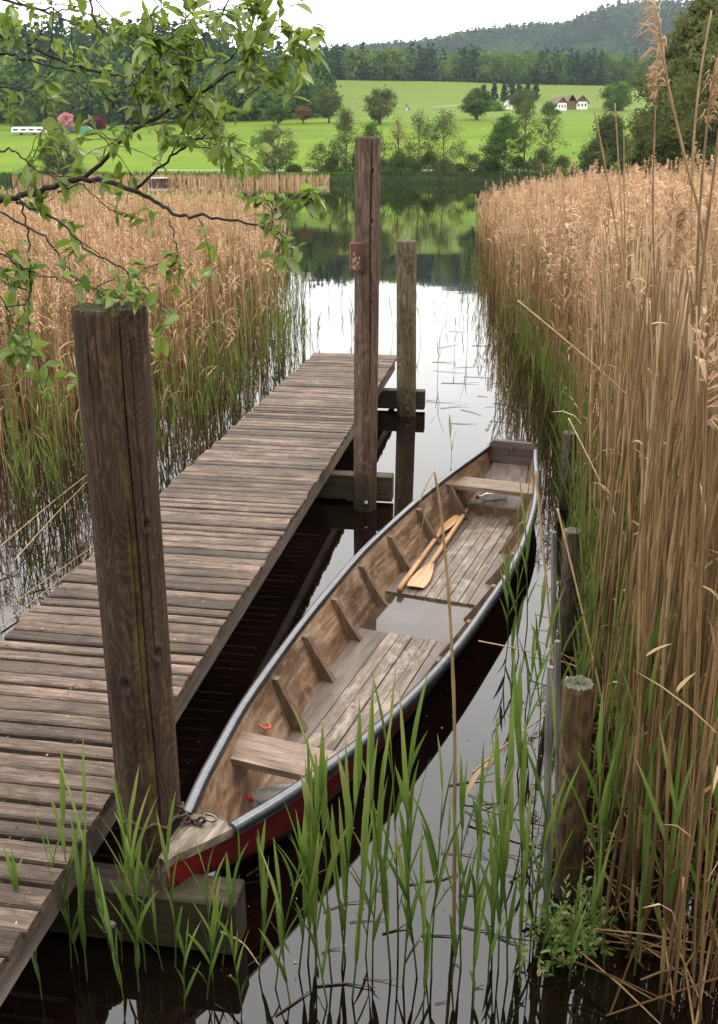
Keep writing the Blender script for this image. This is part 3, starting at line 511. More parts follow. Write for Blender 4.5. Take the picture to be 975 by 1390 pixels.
# big trees at the right edge, nearer
for k,(x,yt,yb,w,Y,key,lab,pf,nl_) in enumerate([(935,2,235,150,62,'bank_leaf','tall spreading olive-green tree at the right edge of the view','ovate',15000),(905,112,235,92,70,'bank_leaf','shorter rounded tree in front of the tall one at the right','round',9000),(1010,-60,240,200,55,'bank_leaf','broad tree mostly cut off by the right edge','ovate',12000),(878,178,240,60,75,'fresh','low leafy bush under the trees at the right','dome',4500)]):
    r_=ray(x,yb); t=Y/r_[1]; bx=r_[0]*t; zt=CAMH+ray(x,yt)[2]*Y/ray(x,yt)[1]
    make_tree('bank_tree' if k!=3 else 'bank_bush',lab,'tree' if k!=3 else 'bush',(bx,Y,.25),zt-.25,w/F_PX*Y*.5,pf,key,nl_,.27,.05,.2,120,.12,40,None,60+k,3 if k!=3 else 4)
# right-hand shore land carrying those trees
mb=MB(); xs=np.linspace(0,1,9); G=[]
for Y in np.arange(44,150,6.0): x0=float(np.interp(Y,[44,75,100,120,150],[15,22.5,24.5,27,32]))+.8*math.sin(Y*.3); G.append([(x0+u*130,Y,-.3+min(u*6,.6)+u*u*3) for u in xs])
mb.grid(G); tag(mb.build('shore_ground',M['bankearth'],None,True),kind='structure')

for k,(x,y,H,Rr,lab) in enumerate([(-5.5,-6.5,9,3.4,'added shade tree behind the viewpoint, left of the jetty foot'),(.5,-9,10,3.6,'tall added shade tree straight behind the viewpoint'),(6.2,-6.5,8,3.2,'added shade tree behind the viewpoint, towards the right reeds')]):  # unseen trees added behind the camera to shade the near bank
    make_tree('bank_tree',lab,'tree',(x,y,.9),H,Rr,'round','fresh',2600,.6,.12,.16,60,.14,24,None,80+k)

# ------------------------------------------------------------------ jetty
DO=np.array([.448,10.98]); DD=np.array([-.16,-.987]); DD=DD/np.linalg.norm(DD); DN=np.array([DD[1],-DD[0]])   # origin at far right corner, towards the viewer, towards the left
DZ=.40; DW=.98; DL=9.9
def dk(s,w,z): q=DO+DD*s+DN*w; return (q[0],q[1],z)
root=empty('jetty','weathered plank jetty running out from the bank between the reeds','jetty')
r=np.random.default_rng(21); mb=MB(); pitch=.0925; npl=int(DL/pitch)
for i in range(npl):
    s0=i*pitch+.004; s1=s0+pitch-r.uniform(.014,.019); w0=-r.uniform(0,.012); w1=DW+r.uniform(-.012,.012); zt=DZ+r.normal(0,.0018); tilt=r.normal(0,.0025); t=.032; c=.006
    sec=[(s0,zt-t),(s0,zt-c+tilt),(s0+c*1.3,zt+tilt),(s1-c*1.3,zt-tilt),(s1,zt-c-tilt),(s1,zt-t)]
    ws=np.linspace(w0,w1,9); bow=r.normal(0,.0022)
    V=np.array([[dk(s+bow*math.sin(j*math.pi/8),w,z+.0012*math.sin(j*1.7+i)) for (s,z) in sec] for j,w in enumerate(ws)])
    mb.grid(V,r.uniform(0,1),True)
    n0=mb.n; mb.add(np.concatenate([V[0],V[-1]]),[[0,1,4,5],[1,2,3,4],[6,11,10,7],[7,10,9,8]])
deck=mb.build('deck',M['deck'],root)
for w in (.06,DW-.06,DW/2):
    mb=MB(); a=np.array(dk(-.0+.03,w,.298)); b=np.array(dk(DL,w,.298)); m_=(a+b)/2; mb.box(m_,(.07,DL-.03,.136),math.atan2(DD[1],DD[0])-math.pi/2,ch=.004); mb.build('stringer',M['stringer'],root)
BANG=math.atan2(-.16,.987)
def cross_beam(right_end,length,hw,zc,hh):
    c=np.array([right_end[0],right_end[1],zc])-np.array([math.cos(BANG),math.sin(BANG),0])*length/2; m=MB(); m.box(c,(length,hw,hh),BANG,ch=.006); return m.build('cross_beam',M['beam'],root)
cross_beam((-.392,2.566),1.75,.13,.125,.205)
cross_beam((.262,7.02),1.6,.12,.125,.2); cross_beam((.70,9.93),1.6,.12,.125,.2)
# nail heads are too small to show; the bolts through the posts belong to the posts
def bolt(p,n,parent,loc):
    m=MB(); a=np.array(p)-np.array(loc); n=np.array(n,float); n/=np.linalg.norm(n); m.tube([a-n*.01,a+n*.012],.02,10); m.tube([a+n*.012,a+n*.03],[.011,.010],6); m.build('bolt',M['steel'],parent,False)
# ------------------------------------------------------------------ posts
def make_post(name,label,cx,cy,z0,z1,rad,mat,crack=[],flats=[],bumps=.004,seed=0,group=None,topmat='algae_top',knots=[],cat='post',lean=(0,0),taper=1.0,ragged=.0,nz=260,na=120,extra=None):
    r=np.random.default_rng(seed); H=z1-z0; root=empty(name,label,cat,(cx,cy,z0),0,group)
    an=np.arange(na)*2*np.pi/na; zz=np.linspace(0,H,nz); A,Z=np.meshgrid(an,zz)
    RR=rad*(1+(taper-1)*Z/H)*(1+.012*np.sin(2*A+.6)+.008*np.sin(3*A+Z*.7)); 
    for f,d in flats: RR=np.minimum(RR,rad*d/np.maximum(np.cos(A-f),.2))
    for k in range(16): RR=RR+bumps*.16*np.sin(A*r.integers(8,34)+r.uniform(0,6)+np.sin(Z*r.uniform(1,4)+r.uniform(0,6))*1.4)
    for (a0,wd,dp,z_a,z_b,wob) in crack:
        ac=a0+wob*np.sin(Z*2.3+a0)+wob*.5*np.sin(Z*7.1); d=np.angle(np.exp(1j*(A-ac)))*rad; m=np.exp(-(d/wd)**2)*np.clip((Z+z0-z_a)/.12,0,1)*np.clip((z_b-Z-z0)/.12,0,1); RR=RR-dp*m
    for (ka,kz,kr,kd) in knots:
        d=np.sqrt((np.angle(np.exp(1j*(A-ka)))*rad)**2+((Z+z0-kz)*.62)**2); RR=RR-kd*np.exp(-(d/(kr*.45))**2)+kd*.35*np.exp(-((d-kr)/(kr*.4))**2)
    lx,ly=lean; Gx=RR*np.cos(A)+lx*Z/H; Gy=RR*np.sin(A)+ly*Z/H; Gz=Z+(Z>H-1e-6)*(ragged*r.normal(0,1,A.shape))
    mb=MB(); G=np.stack([Gx,Gy,Gz],-1)
    bev=G[-1].copy(); cen=np.array([lx,ly,H]); bev2=cen+(bev-cen)*.94+[0,0,.006]; mb.grid(np.concatenate([G,bev2[None]]),.5,True); shaft=mb.build('shaft',M[mat],root,True)
    mt=MB(); rings=[bev2+[0,0,.0015]]
    for q in (.85,.7,.5,.28,.02): rings.append(cen+(bev2-cen)*q*np.array([1,1,0])+np.stack([0*an,0*an,.008+r.normal(0,.0025+ragged*.6,na)],1))
    mt.grid(np.array(rings),.5,True); mt.build('top',M[topmat],root,True)
    return root
PX,PY=-.722,2.785
near=make_post('mooring_post','thick dark brown post with a long crack, nearest on the jetty',PX,PY,-.6,2.10,.104,'post_near',
 crack=[(-1.05,.0017,.019,-.4,2.12,.03),(-1.25,.002,.008,.6,1.6,.05),(-2.0,.002,.007,1.55,2.10,.03),(-2.7,.002,.006,.2,1.4,.04),(-.75,.002,.006,.9,2.1,.05),(-1.75,.0022,.01,1.82,2.1,.02)],
 knots=[(-.72,1.46,.016,.013),(-.66,1.02,.018,.013),(-1.72,.93,.02,.012),(-1.95,1.62,.01,.006)],bumps=.0009,seed=2,ragged=.003,nz=420,na=320)
bolt((PX-.085,2.50,.145),(-.16,-.987,0),near,(PX,PY,-.6))
tall=make_post('mooring_post','tallest post, reddish-brown with a small red box on its left side',.042,6.89,-.5,2.665,.087,'post_tall',crack=[(-1.25,.004,.028,.9,2.68,.05),(-1.9,.003,.006,1.2,2.5,.03)],flats=[(-2.45,.84),(-.75,.9),(2.4,.9)],knots=[(-1.2,2.45,.018,.02),(-1.2,2.12,.018,.018),(-1.0,1.62,.02,.01),(-1.5,.75,.03,.008)],bumps=.001,seed=3,lean=(.018,0),nz=300,na=220)
m=MB(); m.tube([(0,-.088,.565),(.012,-.145,.60)],.013,8); m.build('bolt',M['steel'],tall)
short=make_post('mooring_post','shorter olive-brown round post at the far end of the jetty',.505,9.77,-.5,1.775,.099,'post_short',crack=[(-1.5,.003,.008,.9,1.77,.03)],knots=[],bumps=.0009,seed=4,lean=(-.035,0),nz=200,na=90)
m=MB(); m.tube([(0,-.095,.585),(0,-.118,.585)],.022,10); m.tube([(0,-.118,.585),(0,-.13,.585)],.012,6); m.build('bolt',M['steel'],short)
# small red box on the tall post
q=at_Y(484,349,6.80); bx=empty('nameplate_box','small dark red wooden box with flaking pale specks on the tallest post','box',(q[0]-.004,6.80,q[2]))
m=MB(); m.box((0,-.004,0),(.082,.075,.195),.12,ch=.004); m.build('case',M['plaque'],bx)
m=MB(); m.box((.048,-.005,.0),(.012,.07,.19),.12,ch=.002); m.build('side_strip',M['post_tall'],bx)
m=MB(); r=np.random.default_rng(8)
for k in range(26): m.box((r.uniform(-.03,.026),-.044+.0,r.uniform(-.085,.035)),(r.uniform(.003,.009),.004,r.uniform(.004,.02)),.12)
m.build('paint_flakes',M['cream'],bx)
# stakes and slats along the reed edge
sg='old stakes along the reed edge'
for k,(lab,px,pyt,base,rad,tp) in enumerate([('nearest brown stake with pale lichen on top beside the right reeds',785,930,at_z(773,1215),.042,1.25),('middle stake with whitish top between boat stern and reeds',777,722,at_z(772,880),.045,1.0),('farthest dark stake half hidden in the reed edge',774,588,at_z(769,690),.05,1.0)]):
    t_=at_Y(px,pyt,base[1]+.02); make_post('wooden_stake',lab,base[0],base[1],-.5,t_[2],rad,'stake' if k==0 else 'stake_dark',crack=[(-1.6,.003,.008,0,1.2,.05)],bumps=.0022,seed=30+k,group=sg,topmat='lichen',cat='stake',lean=(t_[0]-base[0],.02),taper=tp,ragged=.004,nz=90,na=48)
for k,(lab,xt,yt,xb,yb,w) in enumerate([('thin grey slat standing in the water left of the nearest stake',747,905,742,1240,.026),('thin pale slat beside the middle stake',753,722,750,905,.03),('dark thin slat close behind the nearest stake',757,870,757,1130,.028)]):
    b=at_z(xb,yb); t_=at_Y(xt,yt,b[1]); o=empty('fence_slat',lab,'slat',(b[0],b[1],0),0,'thin slats along the reed edge'); m=MB()
    zz=np.linspace(-.3,t_[2],8); dx=(t_[0]-b[0])*zz/t_[2]; m.tube(np.stack([dx+.003*np.sin(zz*7),0*zz,zz],1),[w*.5]*7+[w*.42],6); m.build('upright',M['slat'],o)
# ------------------------------------------------------------------ boat
BA=math.atan2(.93512,.35432); boat=empty('rowing_boat','flat wooden rowing boat with red sides and dark rubber rail moored by the jetty','rowing boat',(-.642-.03*0,2.59,0),BA)
def bw(t,y,z):   # boat space -> world
    c,s_=math.cos(BA),math.sin(BA); return np.array([-.642+t*c-y*s_,2.59+t*s_+y*c,z])
TT=[-.02,.03,.1,.226,.47,.7,1.0,1.5,2.0,2.5,3.0,3.6,4.2,4.7,5.0,5.2]
HW=[.012,.03,.055,.092,.165,.222,.29,.365,.417,.445,.462,.441,.385,.3,.232,.19]
def smo(x,xs,ys):    # monotone-ish cubic through the stations
    xs=np.array(xs);ys=np.array(ys);d=np.gradient(ys,xs);i=np.clip(np.searchsorted(xs,x)-1,0,len(xs)-2);h=xs[i+1]-xs[i];t=np.clip((x-xs[i])/h,0,1)
    return ys[i]*(2*t**3-3*t**2+1)+d[i]*h*(t**3-2*t**2+t)+ys[i+1]*(-2*t**3+3*t**2)+d[i+1]*h*(t**3-t**2)
hw=lambda t:smo(np.asarray(t,float),TT,HW)
gw=lambda t:.205+.155*np.clip(1-np.asarray(t)/2.2,0,1)**2+.12*np.clip((np.asarray(t)-3.2)/2.1,0,1)**2
zb=lambda t:smo(np.asarray(t,float),[-.02,.1,.3,.6,1.2,2.0,3.0,4.0,4.6,5.0,5.2],[.235,.20,.12,.02,-.09,-.12,-.125,-.10,-.05,.03,.10])
bf=lambda t:np.interp(t,[-.02,.1,.4,1.2,4.2,5.2],[.5,.5,.52,.62,.64,.72])
cw=lambda t:np.interp(t,[-.02,.226,.6,5.2],[-.015,-.045,-.045,-.04])      # local y of the keel line (left is +y)
def side(t,f,sg): # f 0 at chine, 1 at gunwale
    w=hw(t)*(bf(t)+(1-bf(t))*f**.9); return (t,cw(t)+sg*w,zb(t)+(gw(t)-zb(t))*f)
ts=np.concatenate([np.linspace(-.02,.5,14),np.linspace(.56,5.2,60)]); fs=np.linspace(0,1,7)
mb=MB(); G=[]
for t in ts:
    row=[side(t,f,1) for f in fs[::-1]]+[(t,cw(t)+hw(t)*bf(t)*u,zb(t)) for u in (.5,0,-.5)]+[side(t,f,-1) for f in fs]; G.append(row)
mb.grid(np.array(G)); mb.build('hull',M['red'],boat,True)
def inner(t,f,sg,th=.018): x,y,z=side(t,f,sg); y=cw(t)+sg*max(abs(y-cw(t))-th,.004); return (t,y,max(z,zb(t)+.02))
tin=ts[(ts>.2)&(ts<5.16)]; mb=MB()
for sg in (1,-1): mb.grid(np.array([[inner(t,f,sg) for f in fs] for t in tin]),.3)
mb.grid(np.array([[inner(t,0,1),(t,cw(t),zb(t)+.02),inner(t,0,-1)] for t in tin]),.7); mb.build('lining',M['lining'],boat,True)
def railpath(sg,t0=.226,t1=5.19,n=90,out=.0,up=.0): return np.array([(t,cw(t)+sg*(hw(t)+out),gw(t)+up) for t in np.linspace(t0,t1,n)])
for sg in (1,-1):
    P=railpath(sg); d=np.gradient(P[:,:2],axis=0); d/=np.linalg.norm(d,axis=1)[:,None]; nrm=np.stack([d[:,1],-d[:,0]],1)*(-1 if sg>0 else 1)
    nrm=nrm*np.sign((nrm[:,1]*sg))[:,None]
    sec=[(-.022,-.012),(-.022,.010),(-.017,.017),(-.004,.021),(.010,.019),(.019,.012),(.021,.004)]
    G=np.array([[(p[0]+n[0]*q,p[1]+n[1]*q,p[2]+z) for q,z in sec] for p,n in zip(P,nrm)]); m=MB(); m.grid(G)
    for e in (0,-1): m.add(G[e],[[0,1,2,3],[0,3,4,5]],[[0,5,6]])
    m.build('rail',M['rail'],boat,True)
    sec=[(.0205,.0065),(.0235,.002),(.0245,-.012),(.022,-.02),(.008,-.021),(-.0225,-.0125)]
    m=MB(); G=np.array([[(p[0]+n[0]*q,p[1]+n[1]*q,p[2]+z) for q,z in sec] for p,n in zip(P,nrm)]); m.grid(G); m.build('rail_lip',M['rail_edge'],boat,True)
    sec=[(-.0235,-.011),(-.0245,.006),(-.0205,.0155)]; m=MB(); G=np.array([[(p[0]+n[0]*q,p[1]+n[1]*q,p[2]+z) for q,z in sec] for p,n in zip(P,nrm)]); m.grid(G); m.build('rail_lip',M['rail_edge'],boat,True)
# the lake surface, open where the hull sits in it
tw=np.linspace(.35,5.05,400); wl=[]
for t in tw:
    f=-zb(t)/(gw(t)-zb(t))
    if f>0: wl.append((t,max(hw(t)*(bf(t)+(1-bf(t))*f**.9)-.008,.01)))
wl=np.array(wl); loop=[(t,cw(t)+w) for t,w in wl]+[(t,cw(t)-w) for t,w in wl[::-1]]; loop=np.array([bw(t,y,0.0) for t,y in loop])
cen=loop.mean(0); dv=loop-cen; dv/=np.linalg.norm(dv,axis=1)[:,None]+1e-9; ang=np.arctan2(dv[:,1],dv[:,0])
tt_=np.minimum(np.where(dv[:,0]>0,2500,-2500)/np.where(abs(dv[:,0])<1e-6,1e-6,dv[:,0]),np.where(dv[:,1]>0,560,-60)/np.where(abs(dv[:,1])<1e-6,1e-6,dv[:,1]))
mb=MB(); mb.grid(np.array([loop,cen+dv*np.maximum(np.linalg.norm(loop-cen,axis=1)+.3,3.5)[:,None],cen+dv*np.abs(tt_)[:,None]]),.5,True); tag(mb.build('lake_water',M['water']),kind='structure')
# ribs
for t in (1.40,1.87,2.34,2.83,3.35,3.88,4.42):
    for sg in (1,-1):
        m=MB(); th=.036; pr=[]
        for f in np.linspace(.0,.93,7):
            x,y,z=inner(t,f,sg); dep=.034+.06*(1-f)**1.5; pr.append((y,z,y-sg*dep))
        o=[(y,z) for y,z,_ in pr]+[(y2,z) for _,z,y2 in pr[::-1]]
        G0=np.array([[(t-th/2,y,z),(t-th/2,y2,z)] for y,z,y2 in pr]);G1=G0+[th,0,0]
        m.grid(np.stack([G0[:,0],G0[:,1],G1[:,1],G1[:,0]],1),.5,True); m.add([G0[-1,0],G0[-1,1],G1[-1,1],G1[-1,0]],[[0,1,2,3]]); m.build('rib',M['rib'],boat)
def fl(t,z): # inside half width at height z
    f=np.clip((z-zb(t))/(gw(t)-zb(t)),0,1); return hw(t)*(bf(t)+(1-bf(t))*f**.9)-.02
def floor_panel(t0,t1,edges,z=.0,gap=.006,name='floorboard',notch=0):
    for k in range(len(edges)-1):
        m=MB(); a,b=edges[k],edges[k+1]; n=16; tt=np.linspace(t0,t1,n)
        L=np.array([(min(a,fl(t,z)-.006) if a>0 else max(a,-fl(t,z)+.006)) for t in tt]); Rr=np.array([(min(b,fl(t,z)-.006) if b>0 else max(b,-fl(t,z)+.006)) for t in tt])
        if k==len(edges)-2 and notch: L=L; Rr=Rr-.0
        L=L+(gap/2 if k else 0); Rr=Rr-(gap/2 if k<len(edges)-2 else 0); zz=z+.002*rng.normal()
        if np.any(Rr-L<.01): Rr=np.maximum(Rr,L+.012)
        # w runs to the right, local y = -w
        G=np.array([[(t,cw(t)-l,zz-.018),(t,cw(t)-l,zz),(t,cw(t)-q,zz),(t,cw(t)-q,zz-.018)] for t,l,q in zip(tt,L,Rr)]); m.grid(G,.5,True)
        m.add(np.concatenate([G[0],G[-1]]),[[0,1,2,3],[7,6,5,4]]); wide=(k in (0,len(edges)-2)); m.build(name,M['floorside' if wide else 'floorboard'],boat)
floor_panel(.95,2.48,[-.40,-.12,-.045,.03,.105,.175,.40],-.046)
floor_panel(3.0,4.6,[-.40,-.125,-.055,.015,.085,.155,.215,.40],-.042)
def board(name,pts,th,mat):    # pts four corners (t,y,z) top face, thickness th downwards
    m=MB(); P=np.array(pts,float); Bq=P-[0,0,th]; m.add(np.concatenate([P,Bq]),[[0,1,2,3],[7,6,5,4],[0,4,5,1],[1,5,6,2],[2,6,7,3],[3,7,4,0]]); return m.build(name,M[mat],boat)
zt=.215; board('thwart',[(.735,cw(.73)+fl(.735,zt)+.012,zt),(.735,cw(.73)-fl(.735,zt)-.012,zt),(.93,cw(.93)-fl(.93,zt)-.014,zt),(.93,cw(.93)+fl(.93,zt)+.014,zt)],.03,'thwart')
zt=.2; board('thwart',[(4.47,cw(4.4)+fl(4.47,zt)+.008,zt),(4.47,cw(4.4)-fl(4.47,zt)-.008,zt),(4.70,cw(4.7)-fl(4.70,zt)-.008,zt),(4.70,cw(4.7)+fl(4.70,zt)+.008,zt)],.032,'thwart')
# raised stern floor with its step
m=MB(); tt=np.linspace(4.6,5.17,8); zs=np.interp(tt,[4.6,4.8,5.17],[.012,.045,.19]); G=np.array([[(t,cw(t)+fl(t,z)-.004,z),(t,cw(t)-fl(t,z)+.004,z)] for t,z in zip(tt,zs)]); m.grid(G); m.build('stern_floor',M['floorside'],boat)
board('stern_step',[(4.58,cw(4.5)+fl(4.58,.0)-.004,.022),(4.58,cw(4.5)-fl(4.58,.0)+.004,.022),(4.615,cw(4.5)-fl(4.6,.0)+.004,.022),(4.615,cw(4.5)+fl(4.6,.0)-.004,.022)],.07,'rib')
# transom
w=.205; c=cw(5.2); zg=float(gw(5.2)); pol=[(-.17,.13),(.17,.13),(w+.005,zg),(w-.05,zg+.055),(-w+.05,zg+.055),(-w-.005,zg)]
m=MB(); m.prism(pol,5.165,5.215,lambda p,q,y:(y+(q-.1)*.12,c+p,q)); m.build('transom',M['transom'],boat)
m=MB(); m.tube([(5.185,c,zg+.01),(5.17,c,zg+.01)],.012,8); m.build('transom_bolt',M['steel'],boat)
# bow block and small fore floor
m=MB(); tb=np.linspace(-.035,.24,8); G=[]
for t in tb:
    h=max(float(hw(max(t,-.02))),.012)+.004; z=float(gw(max(t,0)))+.006; cc=cw(t); G.append([(t,cc+h,z-.035),(t,cc+h*.96,z-.004),(t,cc+h*.6,z+.006),(t,cc,z+.010),(t,cc-h*.6,z+.006),(t,cc-h*.96,z-.004),(t,cc-h,z-.035)])
G=np.array(G); m.grid(G); m.add(G[-1],[[0,1,2,3],[0,3,4,5]],[[0,5,6]]); m.add(np.concatenate([G[0],[(-.028,cw(0)+.012,.235),(-.028,cw(0)-.012,.235)]]),[[0,1,2,7],[2,3,4,7],[4,8,7,2],[4,5,6,8]]); m.build('bow_block',M['bowwood'],boat,False)
m=MB(); tt=np.linspace(.24,.9,8); zs=np.interp(tt,[.24,.4,.9],[.25,.08,-.04]); m.grid(np.array([[(t,cw(t)+fl(t,z)-.003,z),(t,cw(t),z-.004),(t,cw(t)-fl(t,z)+.003,z)] for t,z in zip(tt,zs)])); m.build('fore_floor',M['floorside'],boat)
def torus(m,c,Rb,rb,ax,n=18,k=7,st=1.0,a=.5):
    ax=Vector(ax).normalized(); u=ax.orthogonal().normalized(); v=ax.cross(u); c=Vector(c)
    m.grid(np.array([[tuple(c+(u*math.cos(t)*st+v*math.sin(t))*(Rb+rb*math.cos(p))+ax*rb*math.sin(p)) for p in np.arange(k)*2*math.pi/k] for t in np.linspace(0,2*math.pi,n)]),a,True)
zbow=float(gw(.15))+.02
m=MB(); torus(m,(.205,cw(.2)-.02,zbow+.010),.023,.0045,(.35,-.25,1)); m.tube([(.17,cw(.2)-.0,zbow-.012),(.17,cw(.2),zbow+.012),(.195,cw(.2)-.01,zbow+.016)],.007,8); m.build('mooring_ring',M['steel'],boat,True)
m=MB(); t=1.13; x,y,z=inner(t,.6,1); m.tube([(t-.035,y-.004,z+.03),(t-.03,y-.03,z+.015),(t,y-.036,z-.0),(t+.03,y-.028,z-.01),(t+.035,y-.004,z+.0)],.006,8); m.build('cord_loop',M['orangecord'],boat,True)
# chain between bow ring and post
ch=empty('mooring_chain','rusty chain tying the boat bow to the thick near post','chain',tuple(bw(.16,cw(.2)+.02,zbow)))
P0=bw(.185,cw(.2)+.0,zbow+.01); P1=np.array([PX+.105,PY-.02,.40]); n=9; o0=np.array(ch.location)
for k in range(n):
    f=k/(n-1); p=P0*(1-f)+P1*f+[0,0,-.03*math.sin(math.pi*f)]-o0; m=MB(); torus(m,p,.013,.0036,(0,0,1) if k%2 else (.3,1,.2),14,6,1.25); m.build('chain_link',M['rust'],ch,True)
m=MB(); an=np.linspace(-2.3,.3,30); m.tube(np.stack([PX-o0[0]+.112*np.cos(an),PY-o0[1]+.112*np.sin(an),.40-o0[2]+.012*np.sin(an*9)-.02*np.cos(an)],1),.006,6); m.build('post_loop',M['rust'],ch,True)
# rain water in the middle of the boat
m=MB(); tt=np.linspace(1.0,4.4,30); zw=-.057; m.grid(np.array([[(t,cw(t)+fl(t,zw)-.002,zw),(t,cw(t)-fl(t,zw)+.002,zw)] for t in tt])); w_=m.build('bilge_water',M['bilge']); w_.location=(-.642,2.59,0); w_.rotation_euler=(0,0,BA); tag(w_,'shallow brown rain water pooled in the middle of the boat','water',None,'stuff')
# oars
def oar(label,p0,p1,grip,blade_l=.40,bw_=.062,zoff=.03):
    a=bw(*p0);b=bw(*p1); L=np.linalg.norm(b-a); rz=math.atan2(b[1]-a[1],b[0]-a[0]); o=empty('oar',label,'oar',a,rz,'oars lying in the boat'); o.rotation_euler=(0,-math.asin((b[2]-a[2])/L),rz)
    xs=np.array([0,.02,.06,.14,.24,.32,blade_l]); ws=np.array([.052,.058,.062,.062,.05,.034,.018])*bw_/.062; th=np.array([.004,.005,.006,.007,.009,.013,.016])
    m=MB(); G=np.array([[(x,w,0),(x,w*.35,t*.7),(x,0,t),(x,-w*.35,t*.7),(x,-w,0),(x,-w*.35,-t*.7),(x,0,-t),(x,w*.35,-t*.7)] for x,w,t in zip(xs,ws,th)]); m.grid(G,.5,True); m.add(G[0],[[0,1,2,3],[0,3,4,5],[0,5,6,7]]); m.build('blade',M['oar'],o,False)
    m=MB(); 
    if grip=='round': m.tube([(blade_l-.03,0,0),(blade_l+.1,0,0),(L-.12,0,0),(L-.11,0,0),(L,0,0)],[.0145,.016,.016,.013,.013],12)
    else:
        m.tube([(blade_l-.03,0,0),(blade_l+.1,0,0),(L-.5,0,0)],[.0145,.016,.016],12); m.tube([(L-.5,0,0),(L-.47,0,0),(L,0,0)],[.016,.021,.021],4,True,.5,.785)
    m.build('shaft',M['oar'],o,True)
oar('upper oar, broad blade towards the bow, lying in the boat',(3.07,.10,-.018),(4.58,.150,-.012),'round')
oar('lower oar, blade towards the stern and handle towards the bow',(4.40,.222,-.012),(3.0,.183,-.02),'square')
# bottle under the rear thwart
p=bw(4.66,.06,.062); o=empty('plastic_bottle','clear crumpled plastic bottle with pink cap under the rear seat','bottle',p,R(8)); Mx=Matrix.Rotation(R(90),4,'Y')
m=MB(); m.lathe([(.0,.19),(.03,.19),(.038,.18),(.038,.13),(.034,.12),(.038,.11),(.038,.04),(.03,.015),(.014,-.012),(.013,-.03)],Mx,18); m.build('body',M['clear'],o,True)
m=MB(); m.lathe([(.0,-.05),(.015,-.05),(.015,-.03),(.0,-.03)],Mx,14); m.build('cap',M['pink'],o,True)
# bailer cut from a canister
p=bw(.79,.02,.03); o=empty('bailer','cut-open milky plastic bailer with red cap under the front seat','bailer',p,R(2)); m=MB()
m.lathe([(.010,-.06),(.012,-.05),(.036,-.02),(.043,.02),(.045,.11)],Matrix.Rotation(R(86),4,'Y'),20); m.build('scoop',M['milky'],o,True)
m=MB(); m.lathe([(.0,-.085),(.014,-.085),(.015,-.06),(.0,-.06)],Matrix.Rotation(R(86),4,'Y'),14); m.build('cap',M['redplastic'],o,True)
# dead seeds and leaf bits on the floor boards and on the jetty
r=np.random.default_rng(12); mb=MB()
def litter(P,size,up=.003):
    n=len(P); an=r.uniform(0,6.283,n); L=size*r.uniform(.5,1.4,n); w=L*r.uniform(.2,.5,n); c,s_=np.cos(an),np.sin(an); z=P[:,2]+up
    V=np.stack([np.stack([P[:,0]-c*L,P[:,1]-s_*L,z],1),np.stack([P[:,0]-s_*w,P[:,1]+c*w,z+size*.2],1),np.stack([P[:,0]+c*L,P[:,1]+s_*L,z+size*.15],1),np.stack([P[:,0]+s_*w,P[:,1]-c*w,z],1)],1); return V.reshape(-1,3),np.arange(n*4).reshape(-1,4)
pts=[bw(t,-w_,-.038) for t,w_ in zip(np.concatenate([r.normal(3.15,.12,26),r.normal(2.2,.2,40),r.uniform(1.0,4.4,26)]),np.concatenate([r.normal(.10,.05,26),r.normal(.2,.05,40)*.9-.02,r.uniform(-.2,.2,26)]))]
V,Q=litter(np.array(pts),.0085); mb.add(V,Q,None,np.repeat(r.uniform(0,.15,len(pts)),4)); tag(mb.build('seed_litter',M['wet_reed']),'small dark seeds and leaf bits on the boat floor','litter',None,'stuff')
n=1700; s_=DL-r.uniform(0,1,n)**1.5*DL; w_=r.uniform(.02,.97,n); keep=(r.random(n)<np.interp(s_,[0,4,7,9.9],[.06,.3,1,1])); s_,w_=s_[keep],w_[keep]
pts=np.array([dk(a,b,DZ+.003) for a,b in zip(s_,w_)]); V,Q=litter(pts,.0075); mb=MB(); mb.add(V,Q,None,np.repeat(np.where(r.random(len(pts))<.12,r.uniform(.6,1,len(pts)),r.uniform(0,.35,len(pts))),4)); tag(mb.build('leaf_litter',M['wet_reed']),'fallen bud scales and dead leaf bits on the jetty planks','litter',None,'stuff')

# ------------------------------------------------------------------ reeds
def stalks(mb,B,h,lean,rad,nseg=5,ns=3,a=.5,curve=1.6,taper=.45,r=rng,foot=0.0):
    N=len(B); t=np.linspace(0,1,nseg+1); pos=np.zeros((N,nseg+1,3)); wob=r.normal(0,.012,(N,2))
    for k in (0,1): pos[:,:,k]=B[:,k,None]+lean[:,k,None]*h[:,None]*t[None]**curve+wob[:,k,None]*np.sin(t*5)[None]*h[:,None]
    pos[:,:,2]=B[:,2,None]+h[:,None]*t[None]
    an=np.arange(ns)*2*np.pi/ns; rr=rad[:,None]*(1-(1-taper)*t[None]); ph=r.uniform(0,6.283,N)
    V=np.repeat(pos[:,:,None,:],ns,2); V[...,0]+=rr[:,:,None]*np.cos(an[None,None]+ph[:,None,None]); V[...,1]+=rr[:,:,None]*np.sin(an[None,None]+ph[:,None,None])
    base=(np.arange(N)*(nseg+1)*ns)[:,None,None]; i=np.arange(nseg)[None,:,None]*ns; j=np.arange(ns)[None,None]; k=(j+1)%ns
    Q=np.stack([base+i+j,base+i+k,base+i+ns+k,base+i+ns+j],-1).reshape(-1,4)
    A=np.broadcast_to(a,(N,))[:,None]*(1-foot*(1-t[None])**1.3); mb.add(V.reshape(-1,3),Q,None,np.repeat(A.ravel(),ns)); return pos
